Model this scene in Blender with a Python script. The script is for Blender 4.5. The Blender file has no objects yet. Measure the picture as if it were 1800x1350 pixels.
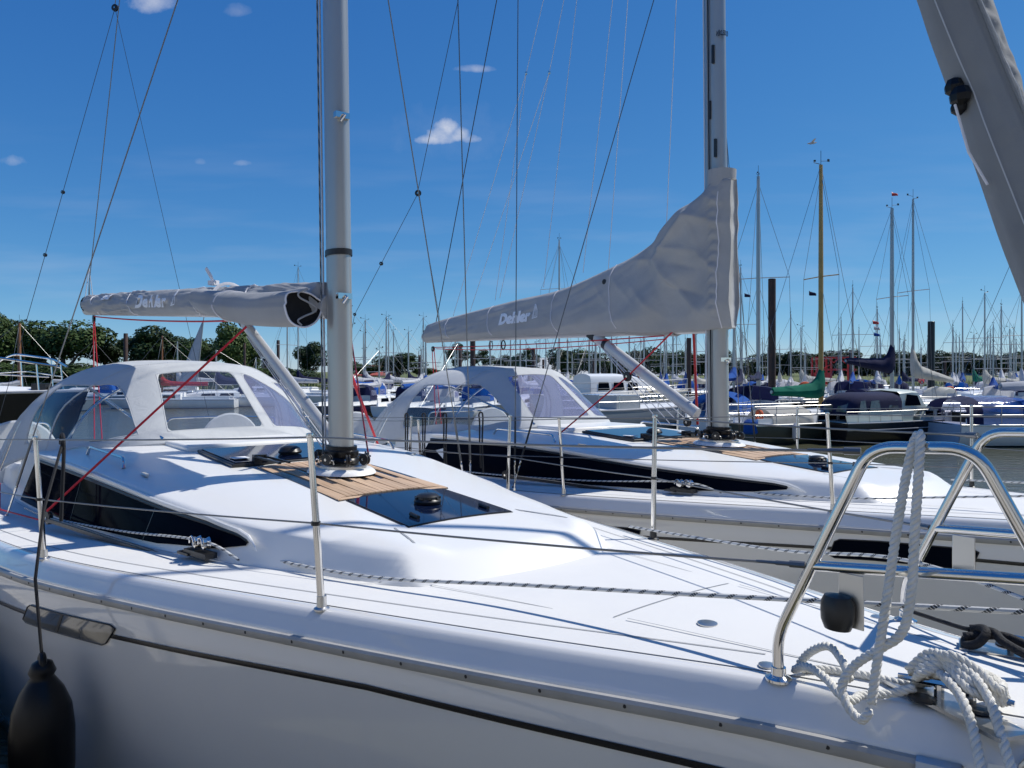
import bpy, math, random
from mathutils import Vector, Matrix, noise
R = math.radians
random.seed(7)
scene = bpy.context.scene
COL = scene.collection
# ---------------------------------------------------------------- camera, sky, sun, exposure
EYE = 2.15
cam = bpy.data.cameras.new('camera'); camo = bpy.data.objects.new('camera', cam); COL.objects.link(camo)
camo.location = (0, 0, EYE); camo.rotation_euler = (R(90), 0, 0)
cam.sensor_width = 36.0; cam.lens = 36.0 * 1308.2 / 1800.0; cam.shift_y = -21.3 / 1800.0
cam.clip_start = 0.05; cam.clip_end = 4000
scene.camera = camo
SUN_EL, SUN_AZ = 53.0, 18.0                      # azimuth counted from +x towards +y
world = bpy.data.worlds.new('World'); scene.world = world; world.use_nodes = True
nt = world.node_tree; nt.nodes.clear()
def N(t, typ, **k):
    n = t.nodes.new(typ)
    for a, b in k.items(): setattr(n, a, b)
    return n
STR = 0.095
def build_sky():
    L = nt.links.new
    out = N(nt, 'ShaderNodeOutputWorld'); bg = N(nt, 'ShaderNodeBackground')
    sky = N(nt, 'ShaderNodeTexSky', sky_type='NISHITA', sun_disc=False)
    sky.sun_elevation = R(SUN_EL); sky.sun_rotation = R(90 - SUN_AZ)
    sky.altitude = 3000; sky.air_density = 1.0; sky.dust_density = 0.0; sky.ozone_density = 6.0
    # small fair-weather clouds, given by their bearing (x/y) and height (z/y) in the northern sky
    tc = N(nt, 'ShaderNodeTexCoord'); sep = N(nt, 'ShaderNodeSeparateXYZ'); L(tc.outputs['Generated'], sep.inputs[0])
    def M(op, a, b=None, c=None, clamp=False):
        n = N(nt, 'ShaderNodeMath', operation=op); n.use_clamp = clamp
        for i, v in enumerate((a, b, c)):
            if v is None: continue
            if isinstance(v, (int, float)): n.inputs[i].default_value = v
            else: L(v, n.inputs[i])
        return n.outputs[0]
    # the camera's own deep-blue rendering of a clear sky: one contrast curve per channel over the whole sky
    sr = N(nt, 'ShaderNodeSeparateColor'); L(sky.outputs[0], sr.inputs[0]); cr = N(nt, 'ShaderNodeCombineColor')
    for i, (k, c) in enumerate(((1.24, .96), (.83, .84), (.48, .84))):
        L(M('DIVIDE', M('MULTIPLY', M('POWER', M('MULTIPLY', sr.outputs[i], STR), k), c), STR), cr.inputs[i])
    yy = M('MAXIMUM', sep.outputs[1], 0.02)
    bx = M('DIVIDE', sep.outputs[0], yy); bz = M('DIVIDE', sep.outputs[2], yy)
    front = M('GREATER_THAN', sep.outputs[1], 0.05)
    comb = N(nt, 'ShaderNodeCombineXYZ'); L(bx, comb.inputs[0]); L(bz, comb.inputs[1])
    nz = N(nt, 'ShaderNodeTexNoise'); nz.inputs['Scale'].default_value = 34; nz.inputs['Detail'].default_value = 8; nz.inputs['Roughness'].default_value = .6
    L(comb.outputs[0], nz.inputs['Vector'])
    nz2 = N(nt, 'ShaderNodeTexNoise'); nz2.inputs['Scale'].default_value = 7; nz2.inputs['Detail'].default_value = 3
    L(comb.outputs[0], nz2.inputs['Vector'])
    nn = M('ADD', M('MULTIPLY', M('SUBTRACT', nz.outputs[0], .5), 1.9), M('MULTIPLY', M('SUBTRACT', nz2.outputs[0], .5), .8))
    total = None
    for cx, cz, rx, rz, op in ((-.104, .3115, .034, .0105, .9), (-.088, .323, .019, .019, .95), (-.070, .317, .021, .013, .9), (-.057, .3125, .018, .009, .7), (-.094, .316, .026, .014, .9), (-.482, .497, .040, .022, .62), (-.05, .407, .032, .007, .4), (-.668, .283, .022, .010, .34),
                               (-.365, .280, .016, .006, .3), (-.418, .282, .010, .007, .2), (-.37, .485, .020, .012, .16), (-.075,.315,.10,.05,.06)):
        ex = M('DIVIDE', M('SUBTRACT', bx, cx), rx); ez = M('DIVIDE', M('SUBTRACT', bz, cz), rz)
        flat = M('MULTIPLY', M('MINIMUM', ez, 0.0), 1.0)          # flatter base
        d2 = M('ADD', M('ADD', M('MULTIPLY', ex, ex), M('MULTIPLY', ez, ez)), M('MULTIPLY', flat, flat))
        v = M('SUBTRACT', .92, d2); v = M('ADD', v, M('MULTIPLY', nn, 1.25))
        v = M('MULTIPLY', M('MULTIPLY', v, 0.75, clamp=True), op)
        total = v if total is None else M('MAXIMUM', total, v)
    # thin streaks of cirrus low down
    mp = N(nt, 'ShaderNodeMapping'); mp.inputs['Scale'].default_value = (1.4, 11, 1); mp.inputs['Rotation'].default_value = (0, 0, R(-6))
    L(comb.outputs[0], mp.inputs[0])
    nz3 = N(nt, 'ShaderNodeTexNoise'); nz3.inputs['Scale'].default_value = 2.2; nz3.inputs['Detail'].default_value = 4; L(mp.outputs[0], nz3.inputs['Vector'])
    ci = M('MULTIPLY', M('SUBTRACT', nz3.outputs[0], .48), 1.6, clamp=True)
    low = M('MULTIPLY', M('SUBTRACT', .36, bz), 4.0, clamp=True)
    ci = M('MULTIPLY', M('MULTIPLY', ci, low), .32)
    total = M('MULTIPLY', M('MAXIMUM', total, ci), front)
    mix = N(nt, 'ShaderNodeMixRGB'); mix.inputs[2].default_value = (7.4, 7.7, 8.6, 1)
    L(total, mix.inputs[0]); L(cr.outputs[0], mix.inputs[1]); L(mix.outputs[0], bg.inputs['Color'])
    bg.inputs['Strength'].default_value = STR
    L(bg.outputs[0], out.inputs[0])
build_sky()
sl = bpy.data.lights.new('sun', 'SUN'); sl.energy = 4.4; sl.angle = R(0.53); sl.color = (1, .965, .895)
so = bpy.data.objects.new('sun', sl); COL.objects.link(so)
sdir = Vector((math.cos(R(SUN_EL)) * math.cos(R(SUN_AZ)), math.cos(R(SUN_EL)) * math.sin(R(SUN_AZ)), math.sin(R(SUN_EL))))
so.rotation_euler = sdir.to_track_quat('Z', 'Y').to_euler(); so.location = (20, 10, 30)
scene.view_settings.view_transform = 'Standard'; scene.view_settings.look = 'None'
scene.view_settings.gamma = 1; scene.view_settings.use_curve_mapping = False
scene.view_settings.exposure = 0.0
scene.cycles.max_bounces = 8; scene.cycles.transparent_max_bounces = 16
scene.cycles.sample_clamp_indirect = 6; scene.cycles.caustics_reflective = False; scene.cycles.caustics_refractive = False

# ---------------------------------------------------------------- materials
def principled(name, base, rough=.5, metal=0., spec=.5, coat=0., bump=None, var=None, trans=0.):
    m = bpy.data.materials.new(name); m.use_nodes = True; t = m.node_tree; p = t.nodes['Principled BSDF']
    p.inputs['Base Color'].default_value = (*base, 1); p.inputs['Roughness'].default_value = rough
    p.inputs['Metallic'].default_value = metal; p.inputs['Specular IOR Level'].default_value = spec
    p.inputs['Coat Weight'].default_value = coat; p.inputs['Transmission Weight'].default_value = trans
    tc = None
    if var or bump: tc = N(t, 'ShaderNodeTexCoord')
    if var:                                                   # (scale, amount, colour2)
        sc, am, c2 = var
        n = N(t, 'ShaderNodeTexNoise'); n.inputs['Scale'].default_value = sc; n.inputs['Detail'].default_value = 5; n.inputs['Roughness'].default_value = .6
        t.links.new(tc.outputs['Object'], n.inputs['Vector'])
        r = N(t, 'ShaderNodeMapRange'); r.inputs[1].default_value = .38; r.inputs[2].default_value = .68; r.inputs[4].default_value = am
        t.links.new(n.outputs[0], r.inputs[0])
        mx = N(t, 'ShaderNodeMixRGB'); mx.inputs[1].default_value = (*base, 1); mx.inputs[2].default_value = (*c2, 1)
        t.links.new(r.outputs[0], mx.inputs[0]); t.links.new(mx.outputs[0], p.inputs['Base Color'])
    if bump:                                                  # (scale, strength, distance)
        sc, st, di = bump
        n = N(t, 'ShaderNodeTexNoise'); n.inputs['Scale'].default_value = sc; n.inputs['Detail'].default_value = 4
        t.links.new(tc.outputs['Object'], n.inputs['Vector'])
        b = N(t, 'ShaderNodeBump'); b.inputs['Strength'].default_value = st; b.inputs['Distance'].default_value = di
        t.links.new(n.outputs[0], b.inputs['Height']); t.links.new(b.outputs[0], p.inputs['Normal'])
    return m
MT = {}
P_ = principled
MT['gel'] = P_('white_gelcoat', (.87, .86, .825), .30, spec=.35, coat=.12, var=(1.3, .5, (.83, .82, .79)))
MT['hull'] = P_('hull_gelcoat', (.81, .795, .76), .08, coat=.8, var=(.9, .6, (.75, .735, .705)), bump=(1.1, .045, .02))
MT['deck'] = P_('nonskid_deck', (.78, .77, .74), .6, spec=.3, var=(3, .7, (.73, .725, .71)), bump=(420, .35, .002))
MT['rub'] = P_('rubbing_strake', (.42, .41, .39), .4, var=(8, .7, (.33, .32, .30)))
MT['groove'] = P_('deck_joint', (.34, .35, .36), .7)
MT['black'] = P_('black_plastic', (.012, .012, .013), .38, var=(9, .5, (.03, .03, .03)))
MT['stripe'] = P_('black_stripe', (.018, .018, .02), .25)
MT['rubber'] = P_('black_rubber', (.006, .006, .007), .35, spec=.3, bump=(12, .15, .01))
MT['steel'] = P_('stainless_steel', (.72, .70, .67), .10, metal=1., bump=(60, .03, .001))
MT['steel_dull'] = P_('satin_steel', (.60, .59, .57), .32, metal=1.)
MT['alu'] = P_('anodised_mast', (.44, .445, .425), .28, metal=.5, var=(2, .4, (.39, .395, .38)))
MT['alu_white'] = P_('painted_spar', (.58, .59, .60), .35, metal=.2, var=(2, .4, (.50, .51, .52)))
MT['wire'] = P_('rigging_wire', (.20, .205, .21), .35, metal=.8)
MT['wire_light'] = P_('light_line', (.62, .64, .68), .7)
MT['wire_dark'] = P_('dark_line', (.03, .035, .045), .6)
MT['glass'] = P_('dark_acrylic', (.003, .005, .011), .07, spec=.05)
MT['glass'].node_tree.nodes['Principled BSDF'].inputs['IOR'].default_value = 1.12
MT['hatchglass'] = P_('hatch_acrylic', (.004, .009, .03), .05, spec=.5)
MT['smoke'] = P_('hull_window_glass', (.16, .15, .13), .08, coat=.8, var=(3, .8, (.05, .05, .045)))
def fabric(name, c, c2, wv=260, trl=.28):
    m = P_(name, c, .85, spec=.25, var=(3.5, .7, c2))
    t = m.node_tree; p = t.nodes['Principled BSDF']
    tc = N(t, 'ShaderNodeTexCoord'); n = N(t, 'ShaderNodeTexNoise'); n.inputs['Scale'].default_value = 7; n.inputs['Detail'].default_value = 4; n.inputs['Distortion'].default_value = .8
    w = N(t, 'ShaderNodeTexNoise'); w.inputs['Scale'].default_value = wv
    t.links.new(tc.outputs['Object'], n.inputs['Vector']); t.links.new(tc.outputs['Object'], w.inputs['Vector'])
    a = N(t, 'ShaderNodeBump'); a.inputs['Strength'].default_value = .35; a.inputs['Distance'].default_value = .02
    b = N(t, 'ShaderNodeBump'); b.inputs['Strength'].default_value = .25; b.inputs['Distance'].default_value = .002
    t.links.new(n.outputs[0], a.inputs['Height']); t.links.new(w.outputs[0], b.inputs['Height'])
    t.links.new(a.outputs[0], b.inputs['Normal']); t.links.new(b.outputs[0], p.inputs['Normal'])
    p.inputs['Sheen Weight'].default_value = .1
    tl = N(t, 'ShaderNodeBsdfTranslucent'); mx = N(t, 'ShaderNodeMixShader'); mx.inputs[0].default_value = trl; o = t.nodes['Material Output']
    if p.inputs['Base Color'].links: t.links.new(p.inputs['Base Color'].links[0].from_socket, tl.inputs[0])
    t.links.new(b.outputs[0], tl.inputs['Normal']); t.links.new(p.outputs[0], mx.inputs[1]); t.links.new(tl.outputs[0], mx.inputs[2]); t.links.new(mx.outputs[0], o.inputs[0])
    return m
MT['canvas'] = fabric('grey_canvas', (.49, .50, .51), (.425, .435, .445))
MT['hood'] = fabric('hood_canvas', (.69, .71, .72), (.64, .66, .67))
MT['sock'] = fabric('genoa_sock_canvas', (.33, .345, .355), (.28, .29, .30))
MT['canvas_in'] = fabric('cover_lining', (.02, .02, .022), (.04, .04, .04))
MT['piping'] = P_('white_piping', (.75, .74, .76), .7)
MT['print'] = P_('pale_print', (.90, .91, .93), .7)
MT['navy'] = fabric('navy_canvas', (.018, .022, .075), (.012, .015, .055))
MT['green'] = fabric('green_canvas', (.0, .20, .12), (.0, .15, .09))
MT['bluec'] = fabric('blue_canvas', (.01, .10, .42), (.008, .08, .33))
MT['redc'] = fabric('red_canvas', (.42, .02, .03), (.3, .015, .02))
MT['creamc'] = fabric('cream_canvas', (.62, .60, .54), (.5, .48, .43))
MT['whitec'] = fabric('white_canvas', (.66, .66, .68), (.58, .58, .6))
MT['red'] = P_('red_rope', (.55, .015, .03), .7, bump=(300, .4, .002))
MT['redpaint'] = P_('red_paint', (.50, .03, .025), .5)
MT['orange'] = P_('orange_plastic', (.75, .13, .03), .5)
MT['brown'] = P_('brown_paint', (.12, .05, .03), .5)
MT['pile'] = P_('steel_pile', (.035, .026, .024), .75, var=(2.2, .9, (.075, .035, .022)), bump=(9, .3, .02))
MT['wood'] = P_('varnished_spar', (.50, .31, .09), .35, var=(5, .6, (.38, .22, .06)))
MT['brownwood'] = P_('brown_spar', (.26, .11, .045), .5, var=(5, .6, (.19, .08, .03)))
MT['dockwood'] = P_('weathered_dock', (.43, .405, .36), .85, var=(4, .8, (.34, .32, .28)))
def rope_mat(name, c, c2, freq, thr):
    m = bpy.data.materials.new(name); m.use_nodes = True; t = m.node_tree; p = t.nodes['Principled BSDF']; p.inputs['Roughness'].default_value = .8
    tc = N(t, 'ShaderNodeTexCoord'); s = N(t, 'ShaderNodeSeparateXYZ'); t.links.new(tc.outputs['UV'], s.inputs[0])
    def M(op, a, b):
        n = N(t, 'ShaderNodeMath', operation=op)
        for i, v in enumerate((a, b)):
            if isinstance(v, (int, float)): n.inputs[i].default_value = v
            else: t.links.new(v, n.inputs[i])
        return n.outputs[0]
    ph = M('ADD', M('MULTIPLY', s.outputs[0], freq), s.outputs[1])
    fr = M('FRACT', ph, 0); a = M('LESS_THAN', fr, thr)
    ph2 = M('FRACT', M('SUBTRACT', M('MULTIPLY', s.outputs[0], freq * 6), M('MULTIPLY', s.outputs[1], 4)), 0)
    a = M('MULTIPLY', a, M('LESS_THAN', ph2, .75))
    mx = N(t, 'ShaderNodeMixRGB'); mx.inputs[1].default_value = (*c, 1); mx.inputs[2].default_value = (*c2, 1)
    t.links.new(a, mx.inputs[0]); t.links.new(mx.outputs[0], p.inputs['Base Color'])
    w = N(t, 'ShaderNodeTexNoise'); w.inputs['Scale'].default_value = 350; t.links.new(tc.outputs['Object'], w.inputs['Vector'])
    b = N(t, 'ShaderNodeBump'); b.inputs['Strength'].default_value = .5; b.inputs['Distance'].default_value = .002
    t.links.new(w.outputs[0], b.inputs['Height']); t.links.new(b.outputs[0], p.inputs['Normal'])
    return m
MT['fleck'] = rope_mat('flecked_rope', (.62, .62, .60), (.05, .055, .06), 18, .32)
MT['fleckblue'] = rope_mat('blue_fleck_rope', (.25, .27, .27), (.02, .05, .09), 12, .5)
MT['fleckred'] = rope_mat('red_fleck_rope', (.30, .02, .06), (.03, .03, .05), 12, .5)
MT['rope'] = P_('white_three_strand', (.84, .82, .76), .8, spec=.2, var=(30, .6, (.66, .64, .57)), bump=(420, .9, .003))
MT['ropeblack'] = P_('black_braid', (.012, .012, .014), .8, bump=(220, .9, .004))
def teak():
    m = P_('teak', (.50, .30, .16), .6)
    t = m.node_tree; p = t.nodes['Principled BSDF']
    tc = N(t, 'ShaderNodeTexCoord'); mp = N(t, 'ShaderNodeMapping'); mp.inputs['Scale'].default_value = (3, 60, 3)
    oi = N(t, 'ShaderNodeObjectInfo'); ad = N(t, 'ShaderNodeVectorMath', operation='ADD')
    t.links.new(tc.outputs['Object'], mp.inputs[0]); t.links.new(mp.outputs[0], ad.inputs[0]); t.links.new(oi.outputs['Random'], ad.inputs[1])
    n = N(t, 'ShaderNodeTexNoise'); n.inputs['Scale'].default_value = 1.5; n.inputs['Detail'].default_value = 5; t.links.new(ad.outputs[0], n.inputs['Vector'])
    cr = N(t, 'ShaderNodeValToRGB'); cr.color_ramp.elements[0].color = (.46, .30, .18, 1); cr.color_ramp.elements[1].color = (.64, .46, .31, 1)
    cr.color_ramp.elements[0].position = .3; cr.color_ramp.elements[1].position = .7
    t.links.new(n.outputs[0], cr.inputs[0])
    hs = N(t, 'ShaderNodeHueSaturation'); mr = N(t, 'ShaderNodeMapRange'); mr.inputs[3].default_value = .88; mr.inputs[4].default_value = 1.12
    t.links.new(oi.outputs['Random'], mr.inputs[0]); t.links.new(mr.outputs[0], hs.inputs['Value'])
    t.links.new(cr.outputs[0], hs.inputs['Color']); t.links.new(hs.outputs[0], p.inputs['Base Color'])
    return m
MT['teak'] = teak()
def vinyl(name, tint, gl, haze):
    m = bpy.data.materials.new(name); m.use_nodes = True; t = m.node_tree; t.nodes.clear()
    o = N(t, 'ShaderNodeOutputMaterial'); tr = N(t, 'ShaderNodeBsdfTransparent'); tr.inputs[0].default_value = (*tint, 1)
    g = N(t, 'ShaderNodeBsdfGlossy'); g.inputs['Roughness'].default_value = .06
    df = N(t, 'ShaderNodeBsdfDiffuse'); df.inputs[0].default_value = (.45, .46, .62, 1)
    fr = N(t, 'ShaderNodeLayerWeight'); fr.inputs[0].default_value = gl
    tc = N(t, 'ShaderNodeTexCoord'); nz = N(t, 'ShaderNodeTexNoise'); nz.inputs['Scale'].default_value = 3.5; nz.inputs['Distortion'].default_value = 1.2
    bp = N(t, 'ShaderNodeBump'); bp.inputs['Strength'].default_value = .5; bp.inputs['Distance'].default_value = .03
    t.links.new(tc.outputs['Object'], nz.inputs['Vector']); t.links.new(nz.outputs[0], bp.inputs['Height']); t.links.new(bp.outputs[0], g.inputs['Normal'])
    m0 = N(t, 'ShaderNodeMixShader'); m0.inputs[0].default_value = haze; t.links.new(tr.outputs[0], m0.inputs[1]); t.links.new(df.outputs[0], m0.inputs[2])
    m1 = N(t, 'ShaderNodeMixShader'); pw = N(t, 'ShaderNodeMath', operation='POWER'); pw.inputs[1].default_value = 3.0; t.links.new(fr.outputs[1], pw.inputs[0]); mu_ = N(t, 'ShaderNodeMath', operation='MULTIPLY_ADD'); mu_.inputs[1].default_value = .55; mu_.inputs[2].default_value = .045; t.links.new(pw.outputs[0], mu_.inputs[0]); t.links.new(mu_.outputs[0], m1.inputs[0]); t.links.new(m0.outputs[0], m1.inputs[1]); t.links.new(g.outputs[0], m1.inputs[2])
    t.links.new(m1.outputs[0], o.inputs[0]); return m
MT['vinyl'] = vinyl('clear_vinyl', (.92, .94, .95), .5, .05)
MT['vinyl_h'] = vinyl('hazy_vinyl', (.58, .61, .80), .5, .30)
def paint(name, c, rough=.35): 
    if name not in MT: MT[name] = P_(name, c, rough, var=(1.2, .5, tuple(x * .85 for x in c)))
    return MT[name]

# ---------------------------------------------------------------- mesh helpers
def vec(a): return Vector(a)
class MB:
    def __init__(s): s.v = []; s.f = []; s.uv = {}
    def add(s, vs, fs):
        o = len(s.v); s.v += [tuple(x) for x in vs]; s.f += [tuple(i + o for i in f) for f in fs]; return s
    def box(s, c, d, rot=None, taper=1.):
        x, y, z = d[0] / 2, d[1] / 2, d[2] / 2
        vs = [Vector((sx * x * (taper if sz > 0 else 1), sy * y * (taper if sz > 0 else 1), sz * z)) for sz in (-1, 1) for sy in (-1, 1) for sx in (-1, 1)]
        if rot is not None: vs = [rot @ v for v in vs]
        vs = [v + Vector(c) for v in vs]
        return s.add(vs, [(0, 2, 3, 1), (4, 5, 7, 6), (0, 1, 5, 4), (2, 6, 7, 3), (0, 4, 6, 2), (1, 3, 7, 5)])
    def tube(s, pts, r, n=8, caps=True, uvs=False, ell=None):
        pts = [Vector(p) for p in pts]; m = len(pts)
        rr = r if isinstance(r, (list, tuple)) else [r] * m
        T = []
        for i in range(m):
            a = pts[max(0, i - 1)]; b = pts[min(m - 1, i + 1)]; d = (b - a)
            T.append(d.normalized() if d.length > 1e-9 else Vector((0, 0, 1)))
        up = Vector((0, 0, 1)) if abs(T[0].z) < .9 else Vector((1, 0, 0))
        nrm = (up - T[0] * up.dot(T[0])).normalized(); vs = []
        L = 0; base = len(s.v)
        for i in range(m):
            if i: L += (pts[i] - pts[i - 1]).length
            nrm = (nrm - T[i] * nrm.dot(T[i])).normalized(); bn = T[i].cross(nrm)
            for k in range(n):
                a = 2 * math.pi * k / n
                e1, e2 = (1, 1) if ell is None else ell
                vs.append(pts[i] + nrm * math.cos(a) * rr[i] * e1 + bn * math.sin(a) * rr[i] * e2)
                if uvs: s.uv[base + i * n + k] = (L, k / n)
        fs = [(i * n + k, i * n + (k + 1) % n, (i + 1) * n + (k + 1) % n, (i + 1) * n + k) for i in range(m - 1) for k in range(n)]
        if caps: fs += [tuple(range(n - 1, -1, -1)), tuple((m - 1) * n + k for k in range(n))]
        return s.add(vs, fs)
    def lathe(s, prof, c, n=20, axis='z', sx=1., sy=1.):
        vs = []
        for r, h in prof:
            for k in range(n):
                a = 2 * math.pi * k / n; x, y = r * math.cos(a) * sx, r * math.sin(a) * sy
                p = {'z': (x, y, h), 'x': (h, x, y), 'y': (x, h, y)}[axis]
                vs.append(Vector(p) + Vector(c))
        m = len(prof)
        fs = [(i * n + k, i * n + (k + 1) % n, (i + 1) * n + (k + 1) % n, (i + 1) * n + k) for i in range(m - 1) for k in range(n)]
        fs += [tuple(range(n - 1, -1, -1)), tuple((m - 1) * n + k for k in range(n))]
        return s.add(vs, fs)
    def grid(s, rows, skip=None, closed=False):
        n = len(rows[0]); vs = [p for r in rows for p in r]; fs = []
        for i in range(len(rows) - 1):
            for k in range(n if closed else n - 1):
                if skip and skip(i, k): continue
                fs.append((i * n + k, i * n + (k + 1) % n, (i + 1) * n + (k + 1) % n, (i + 1) * n + k))
        return s.add(vs, fs)
    def build(s, name, mat, parent=None, smooth=True, loc=None, auto=35, thick=0., bevel=0.):
        me = bpy.data.meshes.new(name); me.from_pydata(s.v, [], s.f); me.materials.append(MT[mat] if isinstance(mat, str) else mat)
        if s.uv:
            ul = me.uv_layers.new(name='UVMap')
            for poly in me.polygons:
                vsx = [s.uv.get(me.loops[li].vertex_index, (0, 0)) for li in poly.loop_indices]
                wrap = max(u[1] for u in vsx) - min(u[1] for u in vsx) > .5
                for li, u in zip(poly.loop_indices, vsx): ul.data[li].uv = (u[0], u[1] + (1 if wrap and u[1] < .5 else 0))
        me.validate(); me.update()
        if smooth:
            me.polygons.foreach_set('use_smooth', [True] * len(me.polygons))
            if auto < 180: me.set_sharp_from_angle(angle=R(auto))
        o = bpy.data.objects.new(name, me); COL.objects.link(o)
        if parent is not None: o.parent = parent
        if loc is not None: o.location = loc
        if thick:
            md = o.modifiers.new('thickness', 'SOLIDIFY'); md.thickness = thick; md.offset = 0
        if bevel:
            md = o.modifiers.new('edge', 'BEVEL'); md.width = bevel; md.segments = 2; md.limit_method = 'ANGLE'
        return o
def root(name, label, cat, loc=(0, 0, 0), rz=0., group=None):
    o = bpy.data.objects.new(name, None); o.empty_display_size = .2; COL.objects.link(o); o.location = loc; o.rotation_euler = (0, 0, rz)
    o['label'] = label; o['category'] = cat
    if group: o['group'] = group
    return o
def tag(o, label=None, cat=None, group=None, kind=None):
    if label: o['label'] = label
    if cat: o['category'] = cat
    if group: o['group'] = group
    if kind: o['kind'] = kind
    return o
def ip(x, xs, ys):
    if x <= xs[0]: return ys[0]
    for i in range(1, len(xs)):
        if x <= xs[i]:
            t = (x - xs[i - 1]) / (xs[i] - xs[i - 1]); return ys[i - 1] * (1 - t) + ys[i] * t
    return ys[-1]
def sp(x, xs, ys):                                            # smooth (cubic) interpolation
    n = len(xs)
    if x <= xs[0]: return ys[0]
    if x >= xs[-1]: return ys[-1]
    i = max(k for k in range(n - 1) if xs[k] <= x)
    h = xs[i + 1] - xs[i]; t = (x - xs[i]) / h
    def sl(k):
        if k == 0: return (ys[1] - ys[0]) / (xs[1] - xs[0])
        if k == n - 1: return (ys[-1] - ys[-2]) / (xs[-1] - xs[-2])
        return (ys[k + 1] - ys[k - 1]) / (xs[k + 1] - xs[k - 1])
    m0, m1 = sl(i) * h, sl(i + 1) * h
    return (2 * t**3 - 3 * t * t + 1) * ys[i] + (t**3 - 2 * t * t + t) * m0 + (-2 * t**3 + 3 * t * t) * ys[i + 1] + (t**3 - t * t) * m1
def curve(pts, n):                                            # Catmull-Rom through points
    pts = [Vector(p) for p in pts]; P = [pts[0] * 2 - pts[1]] + pts + [pts[-1] * 2 - pts[-2]]; out = []
    for i in range(1, len(P) - 2):
        for k in range(n):
            t = k / n
            out.append(.5 * ((2 * P[i]) + (P[i + 1] - P[i - 1]) * t + (2 * P[i - 1] - 5 * P[i] + 4 * P[i + 1] - P[i + 2]) * t * t + (3 * P[i] - P[i - 1] - 3 * P[i + 1] + P[i + 2]) * t**3))
    out.append(pts[-1]); return out
def fillet(pts, r=.05, n=5):                                  # polyline with rounded bends (bent pipe)
    pts = [Vector(p) for p in pts]; out = [pts[0]]
    for i in range(1, len(pts) - 1):
        a, b, c = pts[i - 1], pts[i], pts[i + 1]; d1 = (a - b); d2 = (c - b); q = min(r, d1.length * .45, d2.length * .45)
        p1 = b + d1.normalized() * q; p2 = b + d2.normalized() * q
        for k in range(n + 1):
            t = k / n; out.append(p1 * (1 - t)**2 + b * 2 * t * (1 - t) + p2 * t * t)
    out.append(pts[-1]); return out
def sag(a, b, s, n=12):
    a, b = Vector(a), Vector(b); return [a.lerp(b, k / n) - Vector((0, 0, s * 4 * (k / n) * (1 - k / n))) for k in range(n + 1)]
def part(name, mat, parent, fn, **k):
    m = MB(); fn(m); return m.build(name, mat, parent, **k)
def text_mesh(txt, size, shear=0., bold=0.):
    cu = bpy.data.curves.new('lettering', 'FONT'); cu.body = txt; cu.size = size; cu.offset = bold; cu.shear = shear; cu.resolution_u = 3
    o = bpy.data.objects.new('lettering', cu); COL.objects.link(o)
    dg = bpy.context.evaluated_depsgraph_get(); dg.update(); me = bpy.data.meshes.new_from_object(o.evaluated_get(dg))
    vs = [tuple(v.co) for v in me.vertices]; fs = [tuple(p.vertices) for p in me.polygons]
    bpy.data.objects.remove(o); bpy.data.curves.remove(cu); bpy.data.meshes.remove(me)
    return vs, fs
# ---------------------------------------------------------------- water and land
def water():
    m = bpy.data.materials.new('harbour_water'); m.use_nodes = True; t = m.node_tree; p = t.nodes['Principled BSDF']
    p.inputs['Base Color'].default_value = (.105, .105, .065, 1); p.inputs['Roughness'].default_value = .045; p.inputs['IOR'].default_value = 1.33
    tc = N(t, 'ShaderNodeTexCoord'); mp = N(t, 'ShaderNodeMapping'); mp.inputs['Scale'].default_value = (1, 1.9, 1); t.links.new(tc.outputs['Object'], mp.inputs[0])
    a = N(t, 'ShaderNodeTexNoise'); a.inputs['Scale'].default_value = 2.4; a.inputs['Detail'].default_value = 4; a.inputs['Distortion'].default_value = .6
    b = N(t, 'ShaderNodeTexNoise'); b.inputs['Scale'].default_value = 9; b.inputs['Detail'].default_value = 3
    for n in (a, b): t.links.new(mp.outputs[0], n.inputs['Vector'])
    b1 = N(t, 'ShaderNodeBump'); b1.inputs['Strength'].default_value = .75; b1.inputs['Distance'].default_value = .06; t.links.new(a.outputs[0], b1.inputs['Height'])
    b2 = N(t, 'ShaderNodeBump'); b2.inputs['Strength'].default_value = .45; b2.inputs['Distance'].default_value = .02; t.links.new(b.outputs[0], b2.inputs['Height']); t.links.new(b1.outputs[0], b2.inputs['Normal'])
    t.links.new(b2.outputs[0], p.inputs['Normal']); MT['water'] = m
water()
MT['grass'] = P_('bank_grass', (.10, .13, .035), .9, var=(.25, .9, (.17, .17, .06)), bump=(2, .6, .2))
part('water', 'water', None, lambda m: m.add([(-900, -200, 0), (900, -200, 0), (900, 1500, 0), (-900, 1500, 0)], [(0, 1, 2, 3)]), smooth=False)['kind'] = 'structure'
# ---------------------------------------------------------------- the two big yachts: local x = metres aft of the stem, y = to starboard, z = above the water
BU = [0, .12, .25, .5, 1, 1.7, 2.46, 3.4, 4.43, 5.4, 6.4, 8, 9.5, 11.2]
BV = [.03, .12, .18, .275, .415, .68, .95, 1.27, 1.57, 1.74, 1.86, 1.9, 1.86, 1.74]
def bb(u): return sp(u, BU, BV)
def zd(u): return 1.451 - .057 * u + .0016 * max(0, u - 5)**2
CU = [2.25, 2.35, 2.45, 2.85, 3.45, 4.15, 5.0, 5.6, 6.5, 7.5, 8.2]
C_ = [.40, .475, .52, .68, .87, 1.03, 1.16, 1.23, 1.29, 1.33, 1.34]
CV = [.36, .40, .42, .60, .785, .935, 1.07, 1.14, 1.20, 1.24, 1.25]
H1 = [.012, .075, .108, .142, .175, .24, .335, .385, .42, .43, .41]
H2 = [.015, .085, .122, .175, .245, .325, .395, .455, .50, .50, .48]
W2 = .335
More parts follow.
